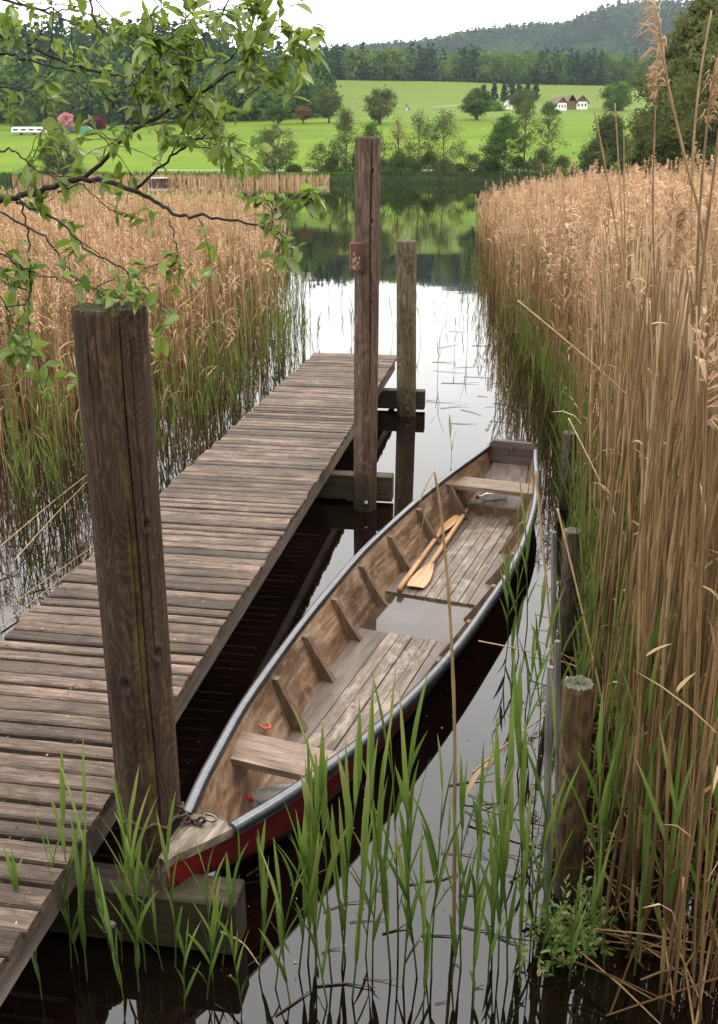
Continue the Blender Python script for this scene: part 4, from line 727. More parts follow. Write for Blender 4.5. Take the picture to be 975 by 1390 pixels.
def blades(mb,P,az,ang,L,W,droop,nseg=4,a=.5,r=rng,fold=0.0):   # ribbons from P leaving at ang from vertical, curling over by droop
    N=len(P); t=np.linspace(0,1,nseg+1); an=ang[:,None]+droop[:,None]*t[None]; ds=L[:,None]/nseg
    hx=np.concatenate([np.zeros((N,1)),np.cumsum(np.sin(an[:,:-1])*ds,1)],1); hz=np.concatenate([np.zeros((N,1)),np.cumsum(np.cos(an[:,:-1])*ds,1)],1)
    w=W[:,None]*np.interp(t,[0,.15,.4,.75,1],[.45,.85,1,.62,.02])[None]*.5
    cx,sx=np.cos(az)[:,None],np.sin(az)[:,None]; tw=r.normal(0,.5,N)[:,None]*t[None]+r.normal(0,.35,N)[:,None]
    C=np.stack([P[:,0,None]+hx*cx,P[:,1,None]+hx*sx,P[:,2,None]+hz],-1)
    S=np.stack([-sx*np.cos(tw)+cx*np.sin(tw)*np.cos(an),cx*np.cos(tw)+sx*np.sin(tw)*np.cos(an),-np.sin(tw)*np.sin(an)],-1)
    if fold:
        Dn=np.stack([-np.cos(an)*cx,-np.cos(an)*sx,np.sin(an)],-1); V=np.stack([C-S*w[...,None],C-Dn*(w*fold)[...,None],C+S*w[...,None]],2); base=(np.arange(N)*(nseg+1)*3)[:,None,None]; i=np.arange(nseg)[None,:,None]*3; j=np.arange(2)[None,None]
        Q=np.stack([base+i+j,base+i+j+1,base+i+j+4,base+i+j+3],-1).reshape(-1,4); A=np.clip(np.broadcast_to(a,(N,))[:,None]+.35*(t[None]-.45)+np.where(t>.93,.3,0)[None],0,1); mb.add(V.reshape(-1,3),Q,None,np.repeat(A.ravel(),3)); return
    V=np.stack([C-S*w[...,None],C+S*w[...,None]],2)
    base=(np.arange(N)*(nseg+1)*2)[:,None]; i=np.arange(nseg)[None]*2
    Q=np.stack([base+i,base+i+1,base+i+3,base+i+2],-1).reshape(-1,4); mb.add(V.reshape(-1,3),Q,None,np.repeat(np.broadcast_to(a,(N,)),(nseg+1)*2))
def plumes(mb,T,D,L,K,az,a=.5,r=rng,wid=.004,fat=1.0):   # T tips, D growth direction, hanging to the side az; K thin strands each
    N=len(T); u=r.uniform(0,1,(N,K)); s0=T[:,None,:]-D[:,None,:]*(L[:,None,None]*u[...,None]); az2=az[:,None]+r.normal(0,.75,(N,K)); ln=L[:,None]*r.uniform(.22,.5,(N,K))*(.45+.7*np.sin(np.pi*np.clip(u*.8+.15,0,1)))*fat
    up=r.uniform(.0,.75,(N,K)); o=np.stack([np.cos(az2)*ln*.62,np.sin(az2)*ln*.62,up*ln],-1)
    mid=s0+o*.55; tip=s0+o+np.stack([np.cos(az2)*ln*.12,np.sin(az2)*ln*.12,-ln*(.15+.35*(1-up))],-1)
    sd=np.stack([-np.sin(az2),np.cos(az2),r.normal(0,.6,(N,K))],-1)*wid*r.uniform(.6,1.6,(N,K))[...,None]
    V=np.stack([s0-sd*.35,s0+sd*.35,mid+sd,tip,mid-sd],2).reshape(-1,3); n=N*K; i=np.arange(n)[:,None]*5
    mb.add(V,None,np.concatenate([i+[[0,1,2]],i+[[0,2,4]],i+[[4,2,3]]]),np.repeat(np.clip(np.repeat(np.broadcast_to(a,(N,)),K)+r.normal(0,.18,n),0,1),5))
XL=lambda Y:np.interp(Y,[2.2,2.8,4.3,6.4,9,13.75,19.5,33],[.70,.80,1.12,1.52,1.98,2.22,2.6,3.9])
XR=lambda Y:np.interp(Y,[5.6,6.7,8.25,9.8,13,19.5,30],[-3.2,-2.55,-1.85,-1.5,-1.02,-1.4,-2.4])
r=np.random.default_rng(77)
def sample_right():
    out=[]
    for y0,y1,den in ((2.2,4,240),(4,8,170),(8,14,100),(14,22,75),(22,34,60)):
        w=.46*y1+1.2-XL(y0); n=int((y1-y0)*w*den); Y=r.uniform(y0,y1,n); X=XL(Y)+r.uniform(0,1,n)*(w)+0; d=X-XL(Y); keep=(X<.46*Y+.7)&(r.random(n)<np.clip(.25+d/.45,0,1)); out.append(np.stack([X,Y],1)[keep])
    P=np.concatenate(out); return P
PR=sample_right()
def sample_left():
    out=[]
    for y0,y1,den in ((5.6,9,62),(9,14,90),(14,20,90),(20,30,65)):
        w=.46*y1+1.0; n=int((y1-y0)*w*den); Y=r.uniform(y0,y1,n); X=XR(Y)-r.uniform(0,1,n)*w; d=XR(Y)-X; keep=(X>-.46*Y-.8)&(r.random(n)<np.clip(.08+d/1.8,0,1)); out.append(np.stack([X,Y],1)[keep])
    return np.concatenate(out)
PL=sample_left()
def heights(P,side):
    if side=='r': d=P[:,0]-XL(P[:,1]); return np.clip(r.normal(2.36-.018*np.clip(P[:,1]-6,0,30)-.55*np.exp(-d/1.3),.2,len(P)),1.0,2.72)
    d=XR(P[:,1])-P[:,0]; return np.clip(r.normal(1.57-.28*np.exp(-d/.8),.19,len(P)),.7,2.1)
clump=lambda P:.10*np.sin(P[:,0]*1.9+P[:,1]*.8)+.08*np.sin(P[:,0]*.7-P[:,1]*1.7+1)+.06*np.sin(P[:,0]*4.3+P[:,1]*2.9)
HR=heights(PR,'r')+clump(PR)*.8; _nr=PR[:,1]<6.5; HR[_nr]=np.clip(HR[_nr]*.5+1.27,2.15,2.52); HL=heights(PL,'l')+clump(PL)
# --- the 300 dry reeds that show largest are single things
def dry_proto(k):
    rr=np.random.default_rng(500+k); mb=MB(); H=2.35; ln=rr.normal(0,.045,2); rad=rr.uniform(.0036,.0058)
    t=np.linspace(0,1,12); P=np.stack([ln[0]*H*t**1.7+.010*np.sin(t*9+k),ln[1]*H*t**1.7+.010*np.cos(t*8+k),H*t],1)
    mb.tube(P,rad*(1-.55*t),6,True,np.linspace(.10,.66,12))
    for q in np.arange(.1,.93,rr.uniform(.085,.11)):       # leaf sheaths clasping the stem, with a node at each foot
        j=np.array([np.interp(np.array([q,q+.006,q+.05,q+.075]),t,P[:,i]) for i in range(3)]).T; mb.tube(j,np.array([1.0,1.32,1.2,1.02])*rad*(1-.55*q)*1.1,6,False,float(np.clip(.15+.55*q+rr.normal(0,.2),0,1)))
    st=mb.mesh('dry_reed',M['dry_reed'],True)
    ml=MB(); n=1; q=rr.uniform(.25,.8,n); pp=np.array([np.interp(q,t,P[:,i]) for i in range(3)]).T
    blades(ml,pp,rr.uniform(0,6.28,n),rr.uniform(.15,.8,n),rr.uniform(.06,.2,n),rr.uniform(.006,.013,n),rr.uniform(.5,2.2,n),5,rr.uniform(.4,1,n),rr)
    lf=ml.mesh('dead_leaf',M['dry_reed'],False)
    mp=MB(); D=(P[-1]-P[-2]);D/=np.linalg.norm(D); plumes(mp,P[-1:]+D*.02,D[None],np.array([rr.uniform(.18,.26)]),150,rr.uniform(0,6.28,1),.5,rr,.0022); pl=mp.mesh('plume',M['plume'],False)
    return st,lf,pl
DRY=[dry_proto(k) for k in range(14)]
dist=np.hypot(PR[:,0],PR[:,1]); infr=(np.abs(PR[:,0]/(PR[:,1]*.98))<.42); order=np.argsort(dist+np.where(infr,0,100)); big=order[:292]; rest_r=np.setdiff1d(np.arange(len(PR)),big)
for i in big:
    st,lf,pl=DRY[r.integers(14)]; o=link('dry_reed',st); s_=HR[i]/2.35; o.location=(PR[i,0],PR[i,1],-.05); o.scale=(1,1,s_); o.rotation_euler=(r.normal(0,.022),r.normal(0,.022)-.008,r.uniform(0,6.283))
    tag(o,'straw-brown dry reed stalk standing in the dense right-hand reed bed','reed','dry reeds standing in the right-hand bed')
    if r.random()<.5: link('dead_leaf',lf,o)
    if r.random()<.35 and HR[i]>2.38: link('plume',pl,o)
# --- the rest of the beds
def bed(name,P,H,label,rad,plume_p,side,leafn=1.6):
    mb=MB(); N=len(P); B=np.concatenate([P,np.full((N,1),-.05)],1); lean=r.normal(0,.05,(N,2)); bent=r.random(N)<.07; lean[bent]+=r.normal(0,.15,(bent.sum(),2)); d=np.hypot(P[:,0],P[:,1])
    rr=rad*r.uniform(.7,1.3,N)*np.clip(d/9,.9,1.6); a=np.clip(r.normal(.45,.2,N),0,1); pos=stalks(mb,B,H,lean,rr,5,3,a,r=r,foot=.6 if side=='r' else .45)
    n=int(N*leafn); i=r.integers(0,N,n); q=r.uniform(.12,.9,n); j=np.minimum((q*5).astype(int),4); f=q*5-j; pp=pos[i,j]*(1-f[:,None])+pos[i,j+1]*f[:,None]
    blades(mb,pp,r.uniform(0,6.28,n),r.uniform(.15,.9,n),r.uniform(.1,.34,n),r.uniform(.006,.014,n)*np.clip(d[i]/9,.9,1.5),r.uniform(.2,2.0,n),3,np.clip(r.normal(.55,.25,n),0,1),r)
    o=tag(mb.build(name,M['bed_reed']),label,'reeds',None,'stuff')
    mp=MB(); m=r.random(N)<plume_p; D=pos[m,-1]-pos[m,-2]; D/=np.linalg.norm(D,axis=1)[:,None]; k=26; plumes(mp,pos[m,-1]+D*.02,D,r.uniform(.15,.27,m.sum()),k,r.normal(.4,1.0,m.sum()),np.clip(r.normal(.5,.2,m.sum()),0,1),r,.0042)
    mp.build('plumes',M['plume'],o); o.children[0]['kind']='stuff' if len(o.children) else None
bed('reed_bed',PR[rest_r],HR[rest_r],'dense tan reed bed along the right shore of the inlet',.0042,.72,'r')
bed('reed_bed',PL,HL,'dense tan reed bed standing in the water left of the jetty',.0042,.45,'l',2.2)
# --- green shoots inside and in front of both beds
def shoots(name,P,H,label,W=.016):
    mb=MB(); N=len(P); B=np.concatenate([P,np.full((N,1),-.05)],1); lean=r.normal(0,.06,(N,2)); a=np.clip(r.normal(.4,.22,N),0,1); pos=stalks(mb,B,H*.82,lean,np.full(N,.0028)*r.uniform(.8,1.3,N),4,3,a*.8,r=r)
    k=5; i=np.repeat(np.arange(N),k); q=np.tile(np.linspace(.38,1,k),N)+r.normal(0,.05,N*k); q=np.clip(q,.2,1); j=np.minimum((q*4).astype(int),3); f=q*4-j; pp=pos[i,j]*(1-f[:,None])+pos[i,j+1]*f[:,None]
    az=np.repeat(r.uniform(0,6.28,N),k)+np.tile(np.arange(k)*np.pi,N)+r.normal(0,.4,N*k); blades(mb,pp,az,r.uniform(.04,.42,N*k),H[i]*r.uniform(.26,.5,N*k),W*r.uniform(.6,1.3,N*k),r.uniform(-.05,.5,N*k),4,np.clip(a[i]+r.normal(0,.12,N*k),0,1),r)
    return tag(mb.build(name,M['green_shoot']),label,'reed shoots',None,'stuff')
n=620; Y=2.9+r.beta(1.0,2.4,n)*17; X=XL(Y)+r.gamma(1.5,.33,n)-.1; shoots('green_shoots',np.stack([X,Y],1),r.uniform(.35,.95,n),'fresh green reed shoots along the edge of the right reed bed',.013)
n=430; Y=6.2+r.beta(1.1,1.8,n)*13; X=XR(Y)-r.gamma(1.4,.7,n)+.35; shoots('green_shoots',np.stack([X,Y],1),r.uniform(.35,.95,n),'fresh green reed shoots along the front of the left reed bed',.011)
n=130; Y=r.uniform(8,26,n); X=np.where(r.random(n)<.5,XL(Y)-r.gamma(1.2,.35,n),XR(Y)+r.gamma(1.2,.35,n)); shoots('sparse_shoots',np.stack([X,Y],1),r.uniform(.3,.9,n),'sparse thin reed shoots standing in open water by both beds',.010)
# --- single green reeds in the foreground
def green_proto(k):
    rr=np.random.default_rng(900+k); H=.8; mb=MB(); ln=rr.normal(0,.05,2); t=np.linspace(0,1,9); P=np.stack([ln[0]*H*t**1.6+.004*np.sin(t*7+k),ln[1]*H*t**1.6,H*.86*t],1)
    mb.tube(P,.0036*(1-.5*t),6,True,np.linspace(.15,.45,9)); st=mb.mesh('green_reed',M['green_reed'],True); L=[]
    n=rr.integers(5,8); az0=rr.uniform(0,6.28)
    for q in range(n):
        f=.26+.74*q/(n-1); p=np.array([[np.interp(f,t,P[:,i]) for i in range(3)]]); ml=MB(); up=q/(n-1)
        blades(ml,p,np.array([az0+q*np.pi+rr.normal(0,.45)]),np.array([rr.uniform(.06,.38)*(1-.6*up)]),np.array([H*rr.uniform(.3,.52)*(.8+.25*np.sin(np.pi*up))]),np.array([rr.uniform(.014,.023)]),np.array([rr.uniform(.0,.5)]),9,rr.uniform(.15,.8),rr,.55)
        L.append(ml.mesh('leaf',M['green_reed'],True))
    return st,L
GRN=[green_proto(k) for k in range(12)]
def green_at(x,y,h,label,group,lean=None):
    st,L=GRN[r.integers(12)]; b=at_z(x,y,-.04); o=link('green_reed',st); o.location=b; s_=h/.95; o.scale=(s_**.5,s_**.5,s_); o.rotation_euler=(r.normal(0,.06),r.normal(0,.06) if lean is None else lean,r.uniform(0,6.283)); tag(o,label,'green reed',group)
    for m_ in L: link('leaf',m_,o)
G1=('fresh green reed growing in the dark water in front of the boat','green reeds in front of the boat'); G2=('fresh green reed growing beside the jetty edge at lower left','green reeds by the jetty edge'); G3=('fresh green reed at the foot of the right-hand bed','green reeds at the right bed foot')
def tops(lst,g):
    for q_,(x,yb,yt) in enumerate(lst):
        if q_%4==2: continue
        b=at_z(x,yb,0); t_=at_Y(x,yt,b[1]); green_at(x,yb,max(t_[2],.2),*g)
tops([(20,1345,1165),(60,1370,1150),(48,1350,1180),(98,1330,1045),(118,1345,1020),(108,1322,1090),(150,1340,1120),(165,1320,1100),(185,1335,1060),(200,1330,1030),(212,1345,1100),(190,1360,1130),(172,1375,1160),(225,1330,1140),(135,1380,1150),(240,1325,1080),(152,1300,1200)],G2)
tops([(290,1345,1120),(300,1325,1090),(318,1350,1160),(280,1370,1190),(352,1340,1120),(372,1355,1130),(392,1320,1050),(405,1335,990),(418,1320,970),(428,1345,1030),(440,1325,960),(452,1350,1000),(464,1330,940),(470,1318,1010),(482,1340,1060),(430,1300,1080),(496,1310,1100),(506,1335,1030),(520,1325,960),(530,1345,925),(540,1318,880),(548,1350,930),(556,1325,880),(566,1340,1000),(575,1320,1040),(586,1345,1000),(600,1325,960),(612,1350,1060),(625,1330,1020),(640,1340,1010),(655,1320,960),(664,1350,1090),(676,1330,1050),(690,1345,1010),(700,1320,950),(705,1355,1080),(395,1375,1150),(445,1380,1110),(520,1380,1100),(575,1385,1150),(640,1385,1150),(330,1380,1220),(610,1300,1090),(668,1290,960),(250,1385,1230),(478,1370,1020),(545,1370,1010)],G1)
tops([(718,1310,1090),(730,1335,1050),(742,1300,1010),(726,1280,880),(708,1270,860),(752,1340,1120),(735,1180,850),(722,1120,830),(700,1060,800),(712,980,760),(722,930,720),(704,900,690),(716,860,640),(695,1000,820),(730,1000,760),(690,880,720),(820,1330,980),(860,1340,1050),(840,1300,900),(900,1330,960),(940,1340,1000),(800,1280,900),(815,1230,800),(850,1240,820),(790,1340,1150),(770,1345,1190),(880,1280,900),(925,1270,880),(960,1320,930),(835,1180,720),(810,1120,680),(868,1170,760)],G3)
# --- singular dry stalks
def stalk_obj(name,label,cat,pts,rad,plume=0,group=None,leaf=None,paz=0.,mat='dry_reed',tone=.5):
    P=np.array(pts,float); k=np.linspace(0,len(P)-1,40); P2=np.stack([smo(k,np.arange(len(P)),P[:,i]) for i in range(3)],1) if len(P)>2 else np.stack([np.interp(k,np.arange(len(P)),P[:,i]) for i in range(3)],1)
    mb=MB(); t=np.linspace(0,1,40); an=np.full(40,tone)+.12*np.sin(t*60); rr=rad*(1-.45*t); rr[::6]*=1.25; mb.tube(P2-P2[0],rr,7,True,np.clip(an,0,1)); o=mb.build(name,M[mat],None,True); o.location=P2[0]; tag(o,label,cat,group)
    D=P2[-1]-P2[-4]; D/=np.linalg.norm(D)
    if plume: mp=MB(); plumes(mp,(P2[-1]-P2[0]+D*.03)[None],D[None],np.array([plume]),110,np.array([paz]),.5,r,.0016,1.0); mp.build('plume',M['plume'],o)
    for l in leaf or []:
        ml=MB(); idx,az,ang,L,W,dr=l; blades(ml,(P2[idx]-P2[0])[None],np.array([az]),np.array([ang]),np.array([L]),np.array([W]),np.array([dr]),12,.75,r); ml.build('dead_leaf',M['dry_reed'],o)
    return o
b=at_z(616,1300,-.1); yb=b[1]
stalk_obj('bent_reed','single tall dry reed before the boat with its tip folded down','reed',[b,at_Y(617,1150,yb+.05),at_Y(617,980,yb+.1),at_Y(610,820,yb+.15),at_Y(599,700,yb+.2),at_Y(590,640,yb+.22)],.0068,0,None,[(39,3.4,2.55,.115,.012,.35),(38,3.0,2.85,.27,.009,.25)],tone=.62)
SP='tall dry reeds rising above the right bed'
def px_stalk(label,pl,Y,rad,**k): return stalk_obj('dry_reed',label,'reed',[at_Y(x,y,Y+dy) for x,y,dy in pl],rad,group=SP,**k)
px_stalk('tall leaning dry reed with the highest feathery plume at upper right',[(985,900,-.2),(975,600,-.1),(955,330,0),(930,215,0),(906,110,0),(893,18,0)],3.0,.0055,plume=.23,paz=3.1,leaf=[(30,3.0,.9,.08,.008,1.2)],tone=.55)
px_stalk('pale straight dry reed without plume, reaching almost to the top right',[(925,900,-.2),(932,600,-.1),(938,420,0),(940,230,0),(950,110,0),(966,14,0)],3.1,.0048,tone=.85)
px_stalk('dry reed with small drooping plume below the highest one',[(905,900,0),(896,600,0),(887,330,0),(888,200,0),(892,104,0)],3.4,.0042,plume=.11,paz=3.2,tone=.6)
px_stalk('bare dry reed leaning to the left over the dark bush',[(885,800,0),(868,560,0),(850,400,0),(832,285,0),(815,190,0),(806,146,0)],3.3,.004,tone=.5)
px_stalk('thin upright bare reed crossing the leaning one',[(858,800,0),(853,560,0),(850,420,0),(842,260,0),(835,140,0)],3.5,.0036,tone=.6)
px_stalk('short upright bare reed right of the dark bush',[(856,800,0),(852,520,0),(848,300,0),(847,176,0)],3.8,.0036,tone=.55)
px_stalk('dry reed with plume cut by the right edge',[(935,900,0),(942,600,0),(948,330,0),(960,170,0),(972,85,0)],3.0,.005,plume=.2,paz=.3,tone=.5)
px_stalk('grey-brown thick reed at the right edge',[(915,1000,0),(935,620,0),(952,380,0),(975,190,0),(1000,20,0)],2.9,.0058,tone=.35)
DG='broken reeds leaning across the right bed'
def px_broken(label,a_,b_,Ya,Yb,rad,tone=.6): A=at_Y(*a_,Ya);B_=at_Y(*b_,Yb); stalk_obj('broken_reed',label,'reed',[A,(A+B_)/2+[0,0,.012],B_],rad,group=DG,tone=tone)
px_broken('long broken reed slanting down rightwards above the stakes',(703,408),(905,585),4.6,4.0,.0042,.7); px_broken('broken reed slanting from the farthest stake',(772,568),(852,735),4.4,4.0,.0036,.8); px_broken('broken reed slanting up from near the nearest stake',(640,1050),(770,950),3.35,3.5,.005,.6)
px_broken('thick bent reed curving past the boat stern',(727,640),(752,905),4.2,3.6,.007,.35); px_broken('reed leaning over the middle stake',(757,690),(820,960),4.0,3.5,.0052,.5); px_broken('reed lying across the stake tops',(650,870),(785,905),3.9,3.7,.0036,.5); px_broken('broken reed at far right slanting down',(880,500),(975,650),3.7,3.4,.004,.6)
px_broken('pale broken reed at the foot of the right bed',(680,1232),(780,1262),2.9,2.7,.004,.8)
q=at_Y(884,440,3.2); ml=MB(); blades(ml,np.zeros((1,3)),np.array([-.1]),np.array([1.2]),np.array([.11]),np.array([.016]),np.array([1.6]),14,.95,r); o=ml.build('curled_leaf',M['dry_reed'],None,True); o.location=q; tag(o,'pale curled dead leaf hanging among the right reeds','leaf')
for lab,a_,b_,z_ in [('long pale dead stem lying beside the jetty on the left',(0,832),(205,690),.06),('dead stem slanting across the left water',(0,742),(140,628),.12),('thin dead stem just off the jetty edge',(0,852),(140,745),.02),('thin dead stem across the reflections by the left reeds',(20,760),(120,652),.03),('pale reed stub sticking up at the bottom near the beam end',(300,1265),(352,1310),.16)]:
    A=at_z(*a_,z_);B_=at_z(*b_,z_); stalk_obj('dead_stem',lab,'reed stem',[A,(A+B_)/2+[.01,0,.02],B_],.0032,group='dead stems at the water on the left',tone=.65)
# --- floating bits
fr=[(603,492),(612,505),(640,498),(650,512),(660,488),(625,520),(600,546),(618,552),(655,538),(668,552),(690,548),(640,560),(700,530),(676,520),(710,505),(585,543),(630,575),(690,575),(645,640),(610,470),(700,490),(660,470),(620,450),(690,460)]+[(640,1060),(655,1085),(668,1095),(690,1080),(650,1110),(630,1160),(660,1165),(690,1160),(700,1190),(560,1200),(600,1190),(520,1210),(640,1215),(470,1230),(500,1250),(540,1260),(600,1270),(650,1260),(690,1275),(350,1180),(380,1165),(300,1150),(270,1090),(300,1080),(330,1200),(420,1190),(560,1290),(620,1310),(520,1330),(450,1290),(380,1270),(350,1300),(470,1340),(400,1360),(600,1360),(300,1370),(650,1340)]+[(20,780),(60,800),(110,770),(150,720),(200,690),(40,740),(90,720),(170,690),(230,640),(260,625)]
for k,(x,y) in enumerate(fr):
    p=at_z(x,y,.004); an=r.normal(.1,.7); L=r.uniform(.06,.32)*np.clip(p[1]/5,.6,1.6); d_=np.array([math.cos(an),math.sin(an)*.8,0])*L/2; mb=MB(); bend=np.array([-d_[1],d_[0],0])*r.normal(0,.1); w=r.uniform(.0013,.0032)
    mb.tube([-d_,bend,d_+[0,0,abs(r.normal(0,.01))]],[w,w,w*.5],5,True,r.choice([.02,.05,.12,.3])); o=mb.build('floating_stem',M['wet_reed']); o.location=p; tag(o,'bit of dead reed stem floating on the lake surface','reed stem','dead stems floating on the water')
n=420; px_=np.concatenate([r.uniform(230,520,150),r.uniform(560,760,170),r.uniform(0,240,100)]); py_=np.concatenate([r.uniform(780,1330,150),r.uniform(440,1300,170),r.uniform(640,840,100)]); W=np.array([at_z(a,b,.0) for a,b in zip(px_,py_)]); V,Q=litter(W,.0055,.004); mb=MB(); mb.add(V,Q,None,np.repeat(np.where(r.random(n)<.4,.9,r.uniform(0,.5,n)),4)); tag(mb.build('floating_specks',M['wet_reed']),'tiny leaf specks and bud scales floating on the water','specks',None,'stuff')
# curled brown dead leaf standing out of the water
b=at_z(628,1090,0); o=stalk_obj('withered_blade','withered brown reed blade arching out of the water right of the bow','reed',[b,at_Y(640,1065,b[1]+.05),at_Y(690,1010,b[1]+.2)],.004,0,None,[(0,.5,.35,.25,.03,.8)],tone=.35)
b=at_z(560,900,0)
# --- bank at the viewer's feet
mb=MB(); xs=np.linspace(-7,7,57); ys=np.concatenate([np.linspace(-9,1.2,18),np.linspace(1.35,3.1,16)]); GX,GY=np.meshgrid(xs,ys)
edge=np.interp(GX,[-7,-2.4,-1.2,-.3,.3,.55,.75,1.4,3,7],[3.6,2.9,1.9,1.75,1.8,2.0,2.15,2.2,2.6,3.2]); dz=edge-GY+.06*np.sin(GX*7+GY*5); GZ=np.where(dz>0,.9*(1-np.exp(-dz*.6)),dz*.5)+.02*np.sin(GX*11)*np.cos(GY*9)
mb.grid(np.stack([GX,GY,GZ],-1)); tag(mb.build('bank_ground',M['soil'],None,True),kind='structure')
n=80; X=np.clip(r.normal(.70,.07,n),.5,1.0); Y=r.normal(0,.09,n)+np.interp(X,[.3,.55,.75,1.4],[2.35,2.5,2.62,2.7]); mb=MB()
hh=r.uniform(.02,.16,n); k=7; i=np.repeat(np.arange(n),k); P=np.stack([X,Y,0*X+.0],1)[i]; P[:,2]+=hh[i]*np.tile(np.linspace(.3,1,k),n); blades(mb,P,r.uniform(0,6.28,n*k),r.uniform(.5,1.4,n*k),r.uniform(.018,.04,n*k),r.uniform(.008,.015,n*k),r.uniform(.2,.9,n*k),4,np.clip(r.normal(.5,.25,n*k),0,1),r); stalks(mb,np.stack([X,Y,0*X-.03],1),hh+.03,r.normal(0,.05,(n,2)),np.full(n,.0012),2,3,.3,r=r)
tag(mb.build('bank_plants',M['green_reed']),'small round-leaved green plants at the water edge below the right reeds','plants',None,'stuff')
n=230; Y=2.25+r.beta(1,2.2,n)*4; X=XL(Y)+r.gamma(1.6,.35,n); L=r.uniform(.15,.7,n); az=r.uniform(0,6.283,n); P0=np.stack([X,Y,r.uniform(.0,.16,n)],1); dd=np.stack([np.cos(az)*L,np.sin(az)*L,r.normal(.02,.07,n)],1); mb=MB()
for p,d,t_ in zip(P0,dd,r.uniform(.0,.4,n)): mb.tube([p-d/2,p+[0,0,.01],p+d/2],[.003,.0036,.002],4,False,t_)
tag(mb.build('reed_litter',M['bed_reed']),'fallen broken reed pieces lying at the feet of the right reeds','reed litter',None,'stuff')
# ------------------------------------------------------------------ overhanging tree
tree=empty('overhanging_tree','leafy tree reaching over the left reeds from outside the left edge','tree',(-2.75,2.1,.3))
TO=np.array([-2.75,2.1,.3]); mb=MB(); mb.tube(np.array([(0,0,-.4),(.03,.05,.6),(.08,.1,1.3),(.05,.2,2.1),(-.05,.25,3.2),(-.1,.2,4.4)]),[.15,.13,.115,.10,.075,.03],14); mb.build('trunk',M['bark'],tree,True)
LEAF=[]
def leaves(mb,P,D,Nn,L,a):
    n=len(P); D=D/np.linalg.norm(D,axis=1)[:,None]; S=np.cross(D,Nn); S/=np.linalg.norm(S,axis=1)[:,None]+1e-9; Nn=np.cross(S,D); t=np.array([0,.12,.32,.55,.78,1.0]); w=np.array([.03,.55,1.0,.95,.58,.02])*.225; dr=r.uniform(.05,.55,n); fo=r.uniform(.15,.5,n)
    C=P[:,None,:]+L[:,None,None]*(D[:,None,:]*t[None,:,None]-Nn[:,None,:]*(dr[:,None]*t[None]**2)[...,None]*.6)
    wS=S[:,None,:]*(L[:,None]*w[None])[...,None]; up=Nn[:,None,:]*(L[:,None]*w[None]*fo[:,None])[...,None]
    V=np.stack([C-wS+up,C,C+wS+up],2).reshape(-1,3); base=(np.arange(n)*18)[:,None,None]; i=np.arange(5)[None,:,None]*3; j=np.arange(2)[None,None]
    Q=np.stack([base+i+j,base+i+j+1,base+i+j+4,base+i+j+3],-1).reshape(-1,4); mb.add(V,Q,None,np.repeat(a,18))
def branch(pl,Y0,Y1,r0,r1,side_tw=6,leafd=1.0,tl=(.10,.30),from_trunk=False):
    P=np.array([at_Y(x,y,Y0+(Y1-Y0)*k/(len(pl)-1)) for k,(x,y) in enumerate(pl)])
    if from_trunk is not False: P=np.concatenate([[TO+np.array(from_trunk)],[(TO+np.array(from_trunk))*.45+P[0]*.55+[0,0,-.02]],P])
    n=max(len(P)*6,12); k=np.linspace(0,len(P)-1,n); C=np.stack([smo(k,np.arange(len(P)),P[:,i]) for i in range(3)],1); C+=r.normal(0,.003,C.shape)
    mb=MB(); ml=MB(); mb.tube(C-TO,np.linspace(r0*.72,r1*.62,n),8); spurs=[]
    def twig(c0,d,L,rad,dep=0):
        m=6; p=[c0]; dd=d/np.linalg.norm(d)
        for q in range(m): dd=dd+r.normal(0,.16,3)+[0,0,-.03]; dd/=np.linalg.norm(dd); p.append(p[-1]+dd*L/m)
        p=np.array(p); mb.tube(p-TO,np.linspace(rad,rad*.45,m+1),5,False)
        for q in range(1,m+1):
            if r.random()<.34*leafd or q==m: spurs.append((p[q],p[q]-p[q-1]))
        if dep<1 and r.random()<.5: twig(p[3],dd+r.normal(0,.6,3),L*.55,rad*.7,dep+1)
    for q in range(int(side_tw*.62+.5)):
        i=r.integers(int(n*.15),n-1); d=C[min(i+1,n-1)]-C[i-1]; d/=np.linalg.norm(d); o=r.normal(0,.75,3); o[1]*=.6; twig(C[i],d*.9+o,r.uniform(*tl),r.uniform(.0014,.0022))
    spurs.append((C[-1],C[-1]-C[-3])); 
    for i in range(int(n*.25),n,2):
        if r.random()<.22*leafd: spurs.append((C[i],C[i]-C[i-1]+r.normal(0,.01,3)))
    LP=[];LD=[];LN=[]
    for p,d in spurs:
        d=d/np.linalg.norm(d); m=r.integers(2,6) if leafd>.9 else r.integers(2,4); s0=p+r.normal(0,.008,3); mb.tube(np.array([p,s0+d*.012])-TO,[.0013,.001],4,False)
        for q in range(m):
            dd=d*.55+r.normal(0,.62,3)+[0,0,-.12]; LP.append(s0+d*.01+r.normal(0,.006,3)); LD.append(dd); LN.append(np.array([0,-.15,1.0])+r.normal(0,.5,3))
    br=mb.build('branch',M['twig'],tree,True)
    if LP: LP=np.array(LP); n_=len(LP); leaves(ml,LP-TO,np.array(LD),np.array(LN),r.uniform(.026,.064,n_),np.clip(r.beta(2,2.6,n_),0,1)); ml.build('foliage',M['near_leaf'],br,True)
branch([(-40,290),(0,272),(53,259),(115,243),(180,257),(217,277),(242,292),(295,296),(357,308),(383,329)],3.0,2.7,.017,.003,6,.6,(.06,.18),(.03,.05,1.3))
branch([(115,243),(178,181),(226,153),(271,126),(322,95),(347,75),(367,45)],2.9,2.75,.009,.003,10,.9)
branch([(357,308),(378,296),(400,272),(425,262)],2.72,2.68,.003,.0018,2,1.2,(.04,.08))
branch([(357,308),(385,322),(402,335)],2.72,2.66,.003,.0018,2,1.2,(.04,.06))
